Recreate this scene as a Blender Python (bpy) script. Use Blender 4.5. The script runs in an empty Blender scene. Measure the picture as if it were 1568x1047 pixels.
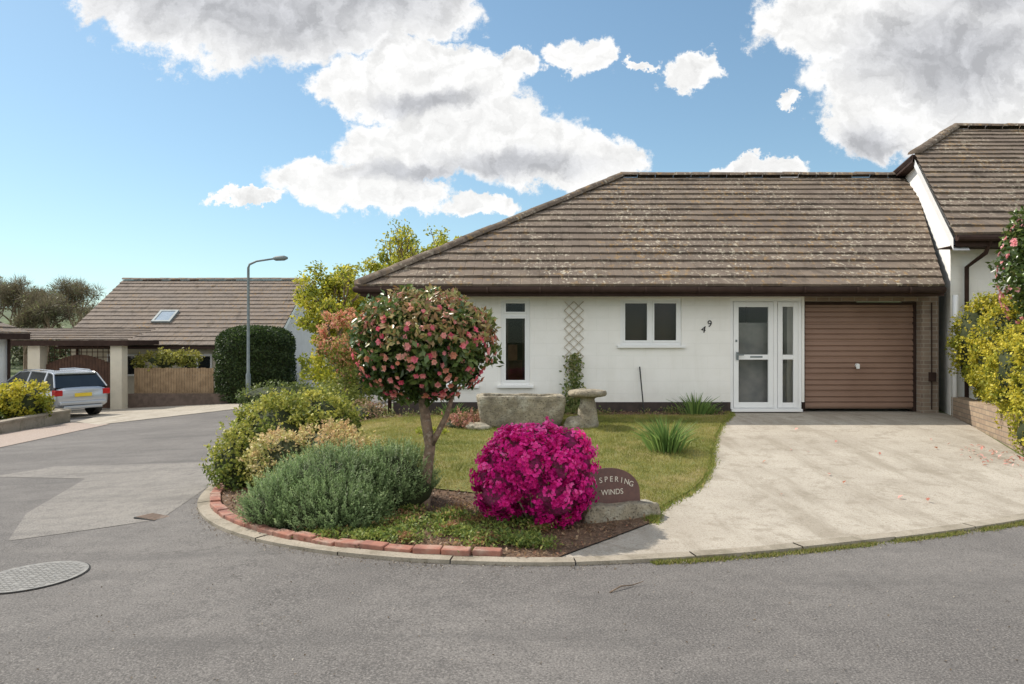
import bpy, bmesh, math, random
import numpy as np
from mathutils import Vector, Matrix
from mathutils import noise as mn
R = np.random.default_rng(7)
random.seed(7)
scene = bpy.context.scene
COL = scene.collection

# ------------------------------------------------------------ helpers
def link(o, parent=None):
    COL.objects.link(o)
    if parent is not None:
        o.parent = parent
    return o

def empty(name, loc=(0, 0, 0)):
    e = bpy.data.objects.new(name, None)
    e.empty_display_size = 0.3
    COL.objects.link(e)
    return e

def ss(a, b, t):
    t = np.clip((np.asarray(t, dtype=float) - a) / (b - a), 0, 1)
    return t * t * (3 - 2 * t)

def ground(x, y):
    x = np.asarray(x, dtype=float); y = np.asarray(y, dtype=float)
    t = -x - 1.5
    sp = 0.5 * (t + np.sqrt(t * t + 1.0)) - 0.12
    sp = np.clip(sp, 0, 22)
    z = -0.045 * sp
    z = z - 0.015 * np.clip(y - 6, 0, 26) * ss(1, 5, -x)
    z = z + 0.32 * ss(5.6, 12.6, y) * ss(-4.6, -2.0, x)
    d = np.sqrt(x * x + y * y)
    z = z + 15 * ss(55, 230, d) * (0.85 + 0.15 * np.sin(x * 0.013 + 1.0)) * ss(-20, 40, y)
    return z

def gz(x, y):
    return float(ground(x, y))

def newmesh_np(name, V, F, mat=None, parent=None, smooth=False, cols=None):
    V = np.asarray(V, dtype=np.float32); F = np.asarray(F, dtype=np.int32)
    k = F.shape[1]
    me = bpy.data.meshes.new(name)
    me.vertices.add(len(V)); me.vertices.foreach_set('co', V.ravel())
    me.loops.add(F.size); me.loops.foreach_set('vertex_index', F.ravel())
    me.polygons.add(len(F))
    me.polygons.foreach_set('loop_start', np.arange(0, F.size, k, dtype=np.int32))
    me.polygons.foreach_set('loop_total', np.full(len(F), k, dtype=np.int32))
    me.update(calc_edges=True)
    if cols is not None:
        a = me.attributes.new('Col', 'FLOAT_COLOR', 'POINT')
        c = np.ones((len(V), 4), dtype=np.float32); c[:, :3] = cols
        a.data.foreach_set('color', c.ravel())
    if smooth:
        me.polygons.foreach_set('use_smooth', np.ones(len(F), dtype=bool))
    o = bpy.data.objects.new(name, me)
    if mat: me.materials.append(mat)
    link(o, parent)
    return o

class MB:
    def __init__(s): s.v = []; s.f = []
    def poly(s, pts):
        n = len(s.v); s.v += [tuple(p) for p in pts]; s.f.append(tuple(range(n, n + len(pts))))
    def box(s, x0, x1, y0, y1, z0, z1, M=None):
        n = len(s.v)
        P = [(x0,y0,z0),(x1,y0,z0),(x1,y1,z0),(x0,y1,z0),(x0,y0,z1),(x1,y0,z1),(x1,y1,z1),(x0,y1,z1)]
        if M is not None: P = [tuple(M @ Vector(p)) for p in P]
        s.v += P
        for q in [(0,3,2,1),(4,5,6,7),(0,1,5,4),(1,2,6,5),(2,3,7,6),(3,0,4,7)]:
            s.f.append(tuple(n + i for i in q))
    def tube(s, pts, rad, seg=8, cap=True):
        pts = [Vector(p) for p in pts]; n0 = len(s.v)
        if not hasattr(rad, '__len__'): rad = [rad] * len(pts)
        for i, p in enumerate(pts):
            if i == 0: t = pts[1] - p
            elif i == len(pts) - 1: t = p - pts[i-1]
            else: t = pts[i+1] - pts[i-1]
            t.normalize()
            u = t.cross(Vector((0.13, 0.27, 1))) if abs(t.z) < 0.9 else t.cross(Vector((0, 1, 0.1)))
            u.normalize(); w = t.cross(u)
            for k in range(seg):
                a = 2 * math.pi * k / seg
                s.v.append(tuple(p + (u * math.cos(a) + w * math.sin(a)) * rad[i]))
        for i in range(len(pts) - 1):
            for k in range(seg):
                a = n0 + i * seg + k; b = n0 + i * seg + (k + 1) % seg
                s.f.append((a, b, b + seg, a + seg))
        if cap:
            s.f.append(tuple(n0 + k for k in range(seg))[::-1])
            s.f.append(tuple(n0 + (len(pts) - 1) * seg + k for k in range(seg)))
    def build(s, name, mat, parent=None, smooth=False, bevel=0):
        me = bpy.data.meshes.new(name); me.from_pydata(s.v, [], s.f); me.update()
        bm = bmesh.new(); bm.from_mesh(me)
        bmesh.ops.recalc_face_normals(bm, faces=bm.faces); bm.to_mesh(me); bm.free()
        me.materials.append(mat)
        if smooth:
            for p in me.polygons: p.use_smooth = True
        o = bpy.data.objects.new(name, me); link(o, parent)
        if bevel:
            m = o.modifiers.new('bev', 'BEVEL'); m.width = bevel; m.segments = 2
        return o

# ------------------------------------------------------------ materials
class NT:
    def __init__(s, nt): s.nt = nt
    def n(s, t, **kw):
        nd = s.nt.nodes.new(t)
        for k, v in kw.items(): setattr(nd, k, v)
        return nd
    def set(s, sock, v):
        if isinstance(v, bpy.types.NodeSocket): s.nt.links.new(v, sock)
        else: sock.default_value = v
    def m(s, op, a, b=0.0, c=None, clamp=False):
        nd = s.n('ShaderNodeMath', operation=op); nd.use_clamp = clamp
        s.set(nd.inputs[0], a); s.set(nd.inputs[1], b)
        if c is not None: s.set(nd.inputs[2], c)
        return nd.outputs[0]
    def vm(s, op, a, b=(0, 0, 0), out=0):
        nd = s.n('ShaderNodeVectorMath', operation=op)
        s.set(nd.inputs[0], a); s.set(nd.inputs[1], b)
        return nd.outputs[out]
    def noise(s, vec, scale, detail=3, rough=0.55, color=False):
        nd = s.n('ShaderNodeTexNoise'); s.set(nd.inputs['Vector'], vec)
        nd.inputs['Scale'].default_value = scale; nd.inputs['Detail'].default_value = detail
        nd.inputs['Roughness'].default_value = rough
        return nd.outputs['Color' if color else 'Fac']
    def ramp(s, fac, lo, hi):
        nd = s.n('ShaderNodeMapRange', interpolation_type='SMOOTHSTEP')
        s.set(nd.inputs[0], fac); nd.inputs[1].default_value = lo; nd.inputs[2].default_value = hi
        return nd.outputs[0]
    def mix(s, f, a, b, blend='MIX'):
        nd = s.n('ShaderNodeMix', data_type='RGBA', blend_type=blend)
        s.set(nd.inputs[0], f)
        s.set(nd.inputs[6], (*a, 1) if isinstance(a, tuple) and len(a) == 3 else a)
        s.set(nd.inputs[7], (*b, 1) if isinstance(b, tuple) and len(b) == 3 else b)
        return nd.outputs[2]

def base_mat(name, rough=0.8, spec=0.3):
    m = bpy.data.materials.new(name); m.use_nodes = True
    t = NT(m.node_tree); b = m.node_tree.nodes['Principled BSDF']
    b.inputs['Roughness'].default_value = rough
    b.inputs['Specular IOR Level'].default_value = spec
    tc = t.n('ShaderNodeTexCoord')
    return m, t, b, tc.outputs['Object']

def bump(t, b, h, strength, dist=0.01):
    nd = t.n('ShaderNodeBump'); nd.inputs['Strength'].default_value = strength
    nd.inputs['Distance'].default_value = dist
    t.set(nd.inputs['Height'], h); t.nt.links.new(nd.outputs[0], b.inputs['Normal'])

def noisy(name, c1, c2, scale=8, c3=None, scale3=1.0, rough=0.85, spec=0.3, bs=0.3, bscale=60, bd=0.01, speck=None, metal=0.0):
    m, t, b, oc = base_mat(name, rough, spec)
    b.inputs['Metallic'].default_value = metal
    c = t.mix(t.ramp(t.noise(oc, scale), 0.3, 0.7), c1, c2)
    if c3 is not None:
        c = t.mix(t.m('MULTIPLY', t.ramp(t.noise(oc, scale3, 4, 0.6), 0.45, 0.7), 0.8), c, c3)
    if speck is not None:
        col, sc, lo, hi, amt = speck
        c = t.mix(t.m('MULTIPLY', t.ramp(t.noise(oc, sc, 2), lo, hi), amt), c, col)
    t.set(b.inputs['Base Color'], c)
    if bs: bump(t, b, t.noise(oc, bscale, 3, 0.6), bs, bd)
    return m

def leaf_mat(name, trans=0.35, rough=0.5, spec=0.35):
    m, t, b, oc = base_mat(name, rough, spec)
    at = t.n('ShaderNodeAttribute', attribute_name='Col')
    c = at.outputs['Color']
    t.set(b.inputs['Base Color'], c)
    tr = t.n('ShaderNodeBsdfTranslucent'); t.set(tr.inputs[0], c)
    mx = t.n('ShaderNodeMixShader'); mx.inputs[0].default_value = trans
    out = m.node_tree.nodes['Material Output']
    t.nt.links.new(b.outputs[0], mx.inputs[1]); t.nt.links.new(tr.outputs[0], mx.inputs[2])
    t.nt.links.new(mx.outputs[0], out.inputs[0])
    return m

LEAF = leaf_mat('leaf', 0.4, 0.5)
GLOSSLEAF = leaf_mat('glossy_leaf', 0.25, 0.32, 0.5)
PETAL = leaf_mat('petal', 0.45, 0.6, 0.2)

def asphalt_mat(name, a, b_, patch):
    m, t, b, oc = base_mat(name, 0.9, 0.25)
    c = t.mix(t.ramp(t.noise(oc, 0.45, 5, 0.7), 0.36, 0.64), a, b_)
    c = t.mix(t.m('MULTIPLY', t.ramp(t.noise(oc, 7, 3, 0.7), 0.42, 0.66), 0.35), c, (0.105, 0.098, 0.092))
    g = t.noise(oc, 85, 3, 0.75)
    c = t.mix(t.m('MULTIPLY', t.ramp(g, 0.5, 0.68), 0.75), c, patch)
    c = t.mix(t.m('MULTIPLY', t.m('SUBTRACT', 1.0, t.ramp(g, 0.34, 0.5)), 0.65), c, (0.05, 0.047, 0.044))
    vs = t.vm('MULTIPLY', oc, (0.35, 2.2, 1))
    c = t.mix(t.m('MULTIPLY', t.ramp(t.noise(vs, 1.1, 3), 0.48, 0.75), 0.45), c, (0.085, 0.08, 0.076))
    vor = t.n('ShaderNodeTexVoronoi', feature='DISTANCE_TO_EDGE')
    wv = t.vm('ADD', oc, t.vm('MULTIPLY', t.noise(oc, 1.5, 4, 0.65, True), (1.2, 1.2, 0)))
    t.set(vor.inputs['Vector'], wv); vor.inputs['Scale'].default_value = 0.24
    crack = t.m('SUBTRACT', 1.0, t.ramp(vor.outputs['Distance'], 0.0, 0.0028))
    c = t.mix(t.m('MULTIPLY', crack, 0.35), c, (0.06, 0.055, 0.05))
    t.set(b.inputs['Base Color'], c)
    bump(t, b, g, 0.6, 0.009)
    return m
ASPH = asphalt_mat('asphalt', (0.125, 0.115, 0.107), (0.18, 0.166, 0.153), (0.29, 0.27, 0.247))
ASPH2 = asphalt_mat('asphalt_patch', (0.215, 0.198, 0.178), (0.25, 0.23, 0.205), (0.34, 0.315, 0.283))

def concrete_mat(name, a, b_, st):
    m, t, b, oc = base_mat(name, 0.9, 0.2)
    c = t.mix(t.ramp(t.noise(oc, 1.2, 5, 0.65), 0.3, 0.7), a, b_)
    c = t.mix(t.m('MULTIPLY', t.ramp(t.noise(oc, 3.5, 6, 0.75), 0.5, 0.64), 0.6), c, st)
    vs = t.vm('MULTIPLY', oc, (2.5, .4, 1))
    c = t.mix(t.m('MULTIPLY', t.ramp(t.noise(vs, 1.3, 4, 0.6), 0.48, 0.7), 0.6), c, st)
    g = t.noise(oc, 42, 3, 0.8)
    c = t.mix(t.m('MULTIPLY', t.ramp(g, 0.5, 0.68), 0.7), c, (0.21, 0.175, 0.13))
    c = t.mix(t.m('MULTIPLY', t.m('SUBTRACT', 1.0, t.ramp(g, 0.3, 0.44)), 0.65), c, (0.12, 0.1, 0.075))
    t.set(b.inputs['Base Color'], c)
    bump(t, b, g, 0.6, 0.01)
    return m
CONC = concrete_mat('concrete_drive', (0.37, 0.33, 0.272), (0.45, 0.407, 0.34), (0.255, 0.22, 0.17))
KERB = concrete_mat('kerb_concrete', (0.29, 0.255, 0.2), (0.38, 0.335, 0.27), (0.16, 0.14, 0.10))
GRAVEL = noisy('gravel', (0.34, 0.26, 0.21), (0.26, 0.2, 0.165), 25, bs=0.8, bscale=50, speck=((0.45, 0.4, 0.35), 70, 0.5, 0.6, 0.7))
SOIL = noisy('soil', (0.15, 0.09, 0.055), (0.09, 0.055, 0.035), 12, bs=1.0, bscale=25, bd=0.04, speck=((0.28, 0.19, 0.12), 60, 0.55, 0.65, 0.7))
LAWN = noisy('lawn_soil', (0.19, 0.185, 0.055), (0.13, 0.145, 0.04), 9, c3=(0.24, 0.19, 0.085), scale3=1.6, bs=0.8, bscale=60)
FIELD = noisy('field', (0.09, 0.12, 0.035), (0.06, 0.08, 0.03), 0.4, c3=(0.035, 0.045, 0.02), scale3=0.03, bs=0.3, bscale=5)
STONE = noisy('weathered_granite', (0.33, 0.285, 0.205), (0.18, 0.155, 0.115), 7, c3=(0.44, 0.41, 0.33), scale3=4, bs=0.9, bscale=22, bd=0.03, speck=((0.07, 0.06, 0.045), 45, 0.56, 0.68, 0.7))
EDGEBRICK = noisy('edging_brick', (0.34, 0.15, 0.105), (0.23, 0.11, 0.085), 9, c3=(0.4, 0.29, 0.23), scale3=5, bs=0.5, bscale=40)
BARK = noisy('bark', (0.27, 0.19, 0.13), (0.14, 0.1, 0.07), 14, bs=1.0, bscale=30, bd=0.02, speck=((0.38, 0.33, 0.26), 20, 0.55, 0.65, 0.5))
DARKBROWN = noisy('brown_fascia', (0.04, 0.024, 0.019), (0.055, 0.034, 0.027), 5, rough=0.75, spec=0.12, bs=0.05)
UPVC = noisy('white_upvc', (0.86, 0.86, 0.85), (0.82, 0.82, 0.81), 2, rough=0.3, spec=0.5, bs=0)
PLINTH = noisy('plinth', (0.04, 0.032, 0.029), (0.07, 0.052, 0.045), 5, bs=0.3)
RUBBER = noisy('rubber', (0.02, 0.02, 0.02), (0.03, 0.03, 0.03), 5, bs=0.1)
STEEL = noisy('galvanised_steel', (0.22, 0.25, 0.25), (0.16, 0.19, 0.2), 6, rough=0.6, metal=0.1, bs=0.1)
IRON = noisy('cast_iron', (0.17, 0.165, 0.155), (0.25, 0.24, 0.22), 18, rough=0.7, bs=0.5)
SILVER = noisy('silver_paint', (0.5, 0.52, 0.55), (0.47, 0.49, 0.52), 1, rough=0.25, spec=0.6, metal=0.5, bs=0)
DARKCAR = noisy('dark_paint', (0.02, 0.022, 0.028), (0.025, 0.027, 0.03), 1, rough=0.2, spec=0.6, bs=0)
FENCEWOOD = noisy('fence_wood', (0.36, 0.25, 0.15), (0.25, 0.17, 0.10), 5, bs=0.4, bscale=20)
GATEWOOD = noisy('gate_wood', (0.11, 0.06, 0.04), (0.075, 0.042, 0.03), 5, bs=0.4, bscale=20)
TRELLIS = noisy('trellis_wood', (0.6, 0.54, 0.45), (0.45, 0.4, 0.32), 12, bs=0.2)
BLACK = noisy('black_metal', (0.015, 0.015, 0.015), (0.025, 0.025, 0.025), 5, rough=0.4, bs=0)
INTERIOR = noisy('room_interior', (0.05, 0.038, 0.03), (0.03, 0.022, 0.02), 2, bs=0)
BLIND = noisy('blind_slats', (0.085, 0.058, 0.043), (0.065, 0.045, 0.034), 3, rough=0.6, bs=0)
CURTAIN = noisy('net_curtain', (0.34, 0.34, 0.33), (0.22, 0.23, 0.24), 3, bs=0.1)
PLAQUE = noisy('brown_slate', (0.13, 0.062, 0.05), (0.10, 0.05, 0.042), 30, rough=0.45, spec=0.4, bs=0.05)
LETTER = noisy('letter_cream', (0.65, 0.6, 0.5), (0.6, 0.55, 0.45), 30, bs=0)
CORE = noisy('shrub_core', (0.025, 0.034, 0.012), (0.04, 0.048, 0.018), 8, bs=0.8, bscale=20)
REDLENS = noisy('red_lens', (0.45, 0.02, 0.02), (0.35, 0.015, 0.015), 4, rough=0.15, spec=0.6, bs=0)
YPLATE = noisy('yellow_plate', (0.75, 0.55, 0.05), (0.7, 0.5, 0.05), 4, rough=0.4, bs=0)

def wall_mat(name, a, b_, bw=0.44, bh=0.225, s=0.35, stain=(0.62, 0.6, 0.56)):
    m, t, b, oc = base_mat(name, 0.85, 0.2)
    sp = t.n('ShaderNodeSeparateXYZ'); t.set(sp.inputs[0], oc)
    cb = t.n('ShaderNodeCombineXYZ'); t.set(cb.inputs[0], t.m('ADD', sp.outputs[0], sp.outputs[1])); t.set(cb.inputs[1], sp.outputs[2])
    br = t.n('ShaderNodeTexBrick'); t.set(br.inputs['Vector'], cb.outputs[0])
    br.inputs['Scale'].default_value = 1; br.inputs['Brick Width'].default_value = bw
    br.inputs['Row Height'].default_value = bh; br.inputs['Mortar Size'].default_value = 0.006
    br.inputs['Mortar Smooth'].default_value = 0.6
    c = t.mix(t.ramp(t.noise(oc, 2.5, 5, 0.65), 0.35, 0.75), a, b_)
    c = t.mix(t.m('MULTIPLY', br.outputs['Fac'], 0.15), c, stain)
    vs = t.vm('MULTIPLY', oc, (3, 3, .5))
    c = t.mix(t.m('MULTIPLY', t.ramp(t.noise(vs, 1.5, 4), .5, .75), .12), c, (.55, .52, .42))
    low = t.m('SUBTRACT', 1.0, t.ramp(sp.outputs[2], .5, 1.0))
    c = t.mix(t.m('MULTIPLY', t.m('MULTIPLY', low, t.noise(oc, 5, 4, .7)), .35), c, (.5, .45, .34))
    t.set(b.inputs['Base Color'], c)
    h = t.m('ADD', t.m('MULTIPLY', br.outputs['Fac'], -0.8), t.m('MULTIPLY', t.noise(oc, 70, 3, 0.7), 0.6))
    bump(t, b, h, s, 0.01)
    return m
WHITE = wall_mat('painted_block_wall', (0.89, 0.87, 0.83), (0.85, 0.83, 0.785))
CREAM = wall_mat('cream_render', (0.7, 0.64, 0.52), (0.62, 0.57, 0.47))
GREYR = wall_mat('grey_render', (0.66, 0.65, 0.64), (0.58, 0.575, 0.565))

def brick_mat(name, c1, c2, mort):
    m, t, b, oc = base_mat(name, 0.9, 0.2)
    sp = t.n('ShaderNodeSeparateXYZ'); t.set(sp.inputs[0], oc)
    cb = t.n('ShaderNodeCombineXYZ'); t.set(cb.inputs[0], t.m('ADD', sp.outputs[0], sp.outputs[1])); t.set(cb.inputs[1], sp.outputs[2])
    br = t.n('ShaderNodeTexBrick'); t.set(br.inputs['Vector'], cb.outputs[0])
    br.inputs['Scale'].default_value = 1; br.inputs['Brick Width'].default_value = 0.225
    br.inputs['Row Height'].default_value = 0.075; br.inputs['Mortar Size'].default_value = 0.007
    br.inputs['Color1'].default_value = (*c1, 1); br.inputs['Color2'].default_value = (*c2, 1); br.inputs['Mortar'].default_value = (*mort, 1)
    c = t.mix(t.m('MULTIPLY', t.noise(oc, 9, 3), 0.5), br.outputs['Color'], (0.18, 0.14, 0.11))
    t.set(b.inputs['Base Color'], c)
    h = t.m('ADD', t.m('MULTIPLY', br.outputs['Fac'], -1.0), t.m('MULTIPLY', t.noise(oc, 60, 3, 0.7), 0.4))
    bump(t, b, h, 0.6, 0.01)
    return m
BRICK = brick_mat('brown_brick', (0.36, 0.27, 0.2), (0.25, 0.185, 0.145), (0.42, 0.38, 0.31))
BRICK2 = brick_mat('garden_wall_brick', (0.46, 0.35, 0.24), (0.34, 0.25, 0.18), (0.22, 0.19, 0.15))

def tile_mat(name, base, alt, lich, lamt=0.75):
    m, t, b, oc = base_mat(name, 0.88, 0.2)
    at = t.n('ShaderNodeAttribute', attribute_name='rnd')
    c = t.mix(at.outputs['Fac'], base, alt)
    c = t.mix(t.m('MULTIPLY', t.ramp(t.noise(oc, 1.3, 4, 0.6), 0.4, 0.7), 0.45), c, (0.23, 0.18, 0.135))
    vs = t.vm('MULTIPLY', oc, (1.6, 1, 1))
    l1 = t.m('MULTIPLY', t.ramp(t.noise(vs, 10, 3, 0.6), 0.565, 0.625), t.ramp(t.noise(oc, 0.7, 3), 0.36, 0.6))
    c = t.mix(t.m('MULTIPLY', l1, lamt), c, lich)
    l2 = t.m('MULTIPLY', t.ramp(t.noise(vs, 6, 3, 0.6), 0.55, 0.64), t.ramp(t.noise(oc, 0.5, 3), 0.43, 0.6))
    c = t.mix(t.m('MULTIPLY', l2, 0.6), c, (0.30, 0.18, 0.065))
    l3 = t.ramp(t.noise(t.vm('MULTIPLY', oc, (1, .5, .5)), 3.2, 4, 0.65), 0.54, 0.7)
    c = t.mix(t.m('MULTIPLY', l3, 0.5), c, (0.055, 0.045, 0.034))
    t.set(b.inputs['Base Color'], c)
    bump(t, b, t.noise(oc, 45, 3, 0.7), 0.5, 0.012)
    return m
TILE = tile_mat('roof_tile', (0.125, 0.097, 0.076), (0.17, 0.134, 0.106), (0.46, 0.41, 0.32), .8)
TILE2 = tile_mat('roof_tile_far', (0.17, 0.14, 0.118), (0.2, 0.165, 0.14), (0.3, 0.27, 0.22), 0.35)
UNDER = noisy('roof_underlay', (0.03, 0.025, 0.02), (0.04, 0.03, 0.025), 3, bs=0)

def glass_mat():
    m = bpy.data.materials.new('window_glass'); m.use_nodes = True
    nt = m.node_tree; nt.nodes.clear(); t = NT(nt)
    out = t.n('ShaderNodeOutputMaterial'); mx = t.n('ShaderNodeMixShader')
    f = t.n('ShaderNodeFresnel'); f.inputs[0].default_value = 1.45
    g = t.n('ShaderNodeBsdfGlossy'); g.inputs['Roughness'].default_value = 0.02
    tr = t.n('ShaderNodeBsdfTransparent'); tr.inputs[0].default_value = (0.8, 0.8, 0.78, 1)
    nt.links.new(f.outputs[0], mx.inputs[0]); nt.links.new(tr.outputs[0], mx.inputs[1]); nt.links.new(g.outputs[0], mx.inputs[2])
    nt.links.new(mx.outputs[0], out.inputs[0])
    return m
GLASS = glass_mat()
CARGLASS = noisy('car_glass', (0.015, 0.018, 0.02), (0.02, 0.024, 0.026), 2, rough=0.05, spec=0.9, bs=0)

# ------------------------------------------------------------ ground sheets
def axis(lo, hi, a, b, step):
    c = list(np.arange(a, b + 1e-6, step))
    s = step; v = b
    while v < hi: s *= 1.25; v += s; c.append(v)
    s = step; v = a
    pre = []
    while v > lo: s *= 1.25; v -= s; pre.append(v)
    return np.array(pre[::-1] + c)
xs = axis(-1500, 1500, -26, 14, 0.5); ys = axis(-1500, 2500, -6, 36, 0.5)
X, Y = np.meshgrid(xs, ys); Z = ground(X, Y)
V = np.stack([X.ravel(), Y.ravel(), Z.ravel()], 1)
nx, ny = len(xs), len(ys)
i, j = np.meshgrid(np.arange(nx - 1), np.arange(ny - 1)); a = (j * nx + i).ravel()
F = np.stack([a, a + 1, a + 1 + nx, a + nx], 1)
newmesh_np('ground', V, F, FIELD, None, True)

def sheet(name, poly, off, mat, parent=None, step=0.5):
    bm = bmesh.new()
    f = bm.faces.new([bm.verts.new((x, y, 0)) for x, y in poly])
    bmesh.ops.triangulate(bm, faces=bm.faces[:])
    x0 = min(p[0] for p in poly); x1 = max(p[0] for p in poly)
    y0 = min(p[1] for p in poly); y1 = max(p[1] for p in poly)
    for ax, lo, hi in ((0, x0, x1), (1, y0, y1)):
        k = math.ceil(lo / step) * step
        while k < hi:
            co = (k, 0, 0) if ax == 0 else (0, k, 0); no = (1, 0, 0) if ax == 0 else (0, 1, 0)
            bmesh.ops.bisect_plane(bm, geom=bm.verts[:] + bm.edges[:] + bm.faces[:], plane_co=co, plane_no=no, dist=1e-5)
            k += step
    for v in bm.verts: v.co.z = gz(v.co.x, v.co.y) + off
    bmesh.ops.recalc_face_normals(bm, faces=bm.faces)
    me = bpy.data.meshes.new(name); bm.to_mesh(me); bm.free()
    for p in me.polygons: p.use_smooth = True
    me.materials.append(mat)
    o = bpy.data.objects.new(name, me); link(o, parent)
    if me.polygons and me.polygons[0].normal.z < 0: me.flip_normals()
    return o

sheet('road', [(-26, -6), (14, -6), (14, 13), (9, 9.5), (6.6, 8.6), (5.0, 7.5), (-2.9, 7.5), (-3.1, 14), (-2.6, 36), (-26, 36)], 0.010, ASPH, step=0.5)
sheet('road_patch', [(-4.35, 6.2), (-3.3, 6.75), (-3.5, 8.4), (-4.15, 10.7), (-7.0, 11.0), (-7.4, 10.2), (-5.7, 9.6), (-5.0, 7.4)], 0.0135, ASPH2, step=.25)
sheet('driveway', [(-8.9, 23.4), (-11, 19.1), (-12.5, 20.6), (-13, 22.5), (-22, 23), (-22, 28), (-9.6, 26.6)], 0.022, CONC)
sheet('gravel', [(-10.0, 13.0), (-10.75, 19.2), (-12.5, 20.4), (-12.5, 17.6), (-12.6, 13.0)], 0.020, GRAVEL)

kerb_out = [(-3.4, 12.6), (-3.55, 10.5), (-3.5, 8.7), (-3.25, 7.44), (-2.78, 6.55), (-2.2, 5.93), (-1.5, 5.48), (-0.87, 5.24), (-0.39, 5.15), (0.31, 5.1), (1.02, 5.19), (1.77, 5.34), (2.62, 5.6), (3.59, 5.94), (4.5, 6.31), (5.4, 6.75), (6.4, 7.4), (7.6, 8.3)]
def catmull(pts, n=6):
    P = [np.array(p, float) for p in pts]; P = [2 * P[0] - P[1]] + P + [2 * P[-1] - P[-2]]
    out = []
    for i in range(1, len(P) - 2):
        for k in range(n):
            t = k / n; p0, p1, p2, p3 = P[i-1:i+3]
            out.append(0.5 * (2*p1 + (p2-p0)*t + (2*p0-5*p1+4*p2-p3)*t*t + (-p0+3*p1-3*p2+p3)*t**3))
    out.append(P[-2]); return np.array(out)
KO = catmull(kerb_out, 6)
def offset_line(L, d):
    T = np.gradient(L, axis=0); T /= np.linalg.norm(T, axis=1)[:, None]
    Nn = np.stack([-T[:, 1], T[:, 0]], 1)
    return L + Nn * d
KI = offset_line(KO, 0.12)
edge = [(1.22, 6.25), (1.34, 6.65), (1.92, 7.5), (2.3, 8.4), (2.55, 9.2), (3.1, 10.8), (3.7, 12.2), (3.85, 12.82)]
edge_s = [tuple(p) for p in catmull(edge, 4)]
iC = int(np.argmin(np.abs(KI[:, 0] - 0.33) + (KI[:, 1] > 6) * 10))
soil_poly = [tuple(p) for p in KI[:iC + 1]] + [(0.75, 5.72)] + edge_s + [(-3.3, 12.82)]
sheet('flower_bed', soil_poly, 0.030, SOIL, step=0.5)
lawn_edge = [(-2.9, 12.2), (-2.6, 10.5), (-1.9, 8.7), (-1.1, 7.65), (-0.4, 7.25), (0.4, 7.0), (1.0, 6.7)]
lawn_poly = [tuple(p) for p in catmull(lawn_edge, 4)] + [p for p in edge_s[4:-4]] + [(3.6, 12.2)]
sheet('lawn', lawn_poly, 0.042, LAWN)
drive_poly = [tuple(p) for p in KI[iC:] if p[0] < 6.0] + [(6.15, 7.6), (6.35, 8.9), (7.62, 12.6), (7.62, 13.4), (3.87, 13.4)] + edge_s[::-1] + [(0.75, 5.72)]
sheet('driveway', drive_poly, 0.020, CONC)

Lk = np.concatenate([[0], np.cumsum(np.linalg.norm(np.diff(KO, axis=0), axis=1))])
kb = MB(); s = 0.0
def at(Ln_, arr, s): return (float(np.interp(s, Ln_, arr[:, 0])), float(np.interp(s, Ln_, arr[:, 1])))
while s < Lk[-1] - .1:
    e_ = min(s + .9, Lk[-1]); dj = random.uniform(-.004, .005)
    cuts = [s + .005 + (e_ - s - .010) * q / 4 for q in range(5)]
    for c0, c1 in zip(cuts[:-1], cuts[1:]):
        a0, a1, b0, b1 = at(Lk, KO, c0), at(Lk, KO, c1), at(Lk, KI, c0), at(Lk, KI, c1)
        h = .04 + dj
        kb.poly([(*a0, gz(*a0) + h), (*a1, gz(*a1) + h), (*b1, gz(*b1) + h), (*b0, gz(*b0) + h)])
        kb.poly([(*a0, gz(*a0) - .03), (*a1, gz(*a1) - .03), (*a1, gz(*a1) + h), (*a0, gz(*a0) + h)])
        kb.poly([(*b0, gz(*b0) - .03), (*b1, gz(*b1) - .03), (*b1, gz(*b1) + h), (*b0, gz(*b0) + h)])
    s = e_
kb.build('kerb', KERB)
bb = MB()
line = offset_line(KO, 0.17)[:iC - 2]
L = np.concatenate([[0], np.cumsum(np.linalg.norm(np.diff(line, axis=0), axis=1))])
s = 0.1
while s < L[-1]:
    x, y = at(L, line, s); x2, y2 = at(L, line, s + .05)
    an = math.atan2(y2 - y, x2 - x) + random.uniform(-0.06, 0.06)
    M = Matrix.Translation((x + random.uniform(-.008, .008), y + random.uniform(-.01, .01), gz(x, y) + 0.03 + random.uniform(-0.015, 0.008))) @ Matrix.Rotation(an, 4, 'Z') @ Matrix.Rotation(random.uniform(-.07, .07), 4, 'X')
    bb.box(-0.105, 0.105, -0.05, 0.05, -0.05, 0.045, M)
    s += 0.222
bb.build('brick_edging', EDGEBRICK, None, bevel=0.008)

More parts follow.
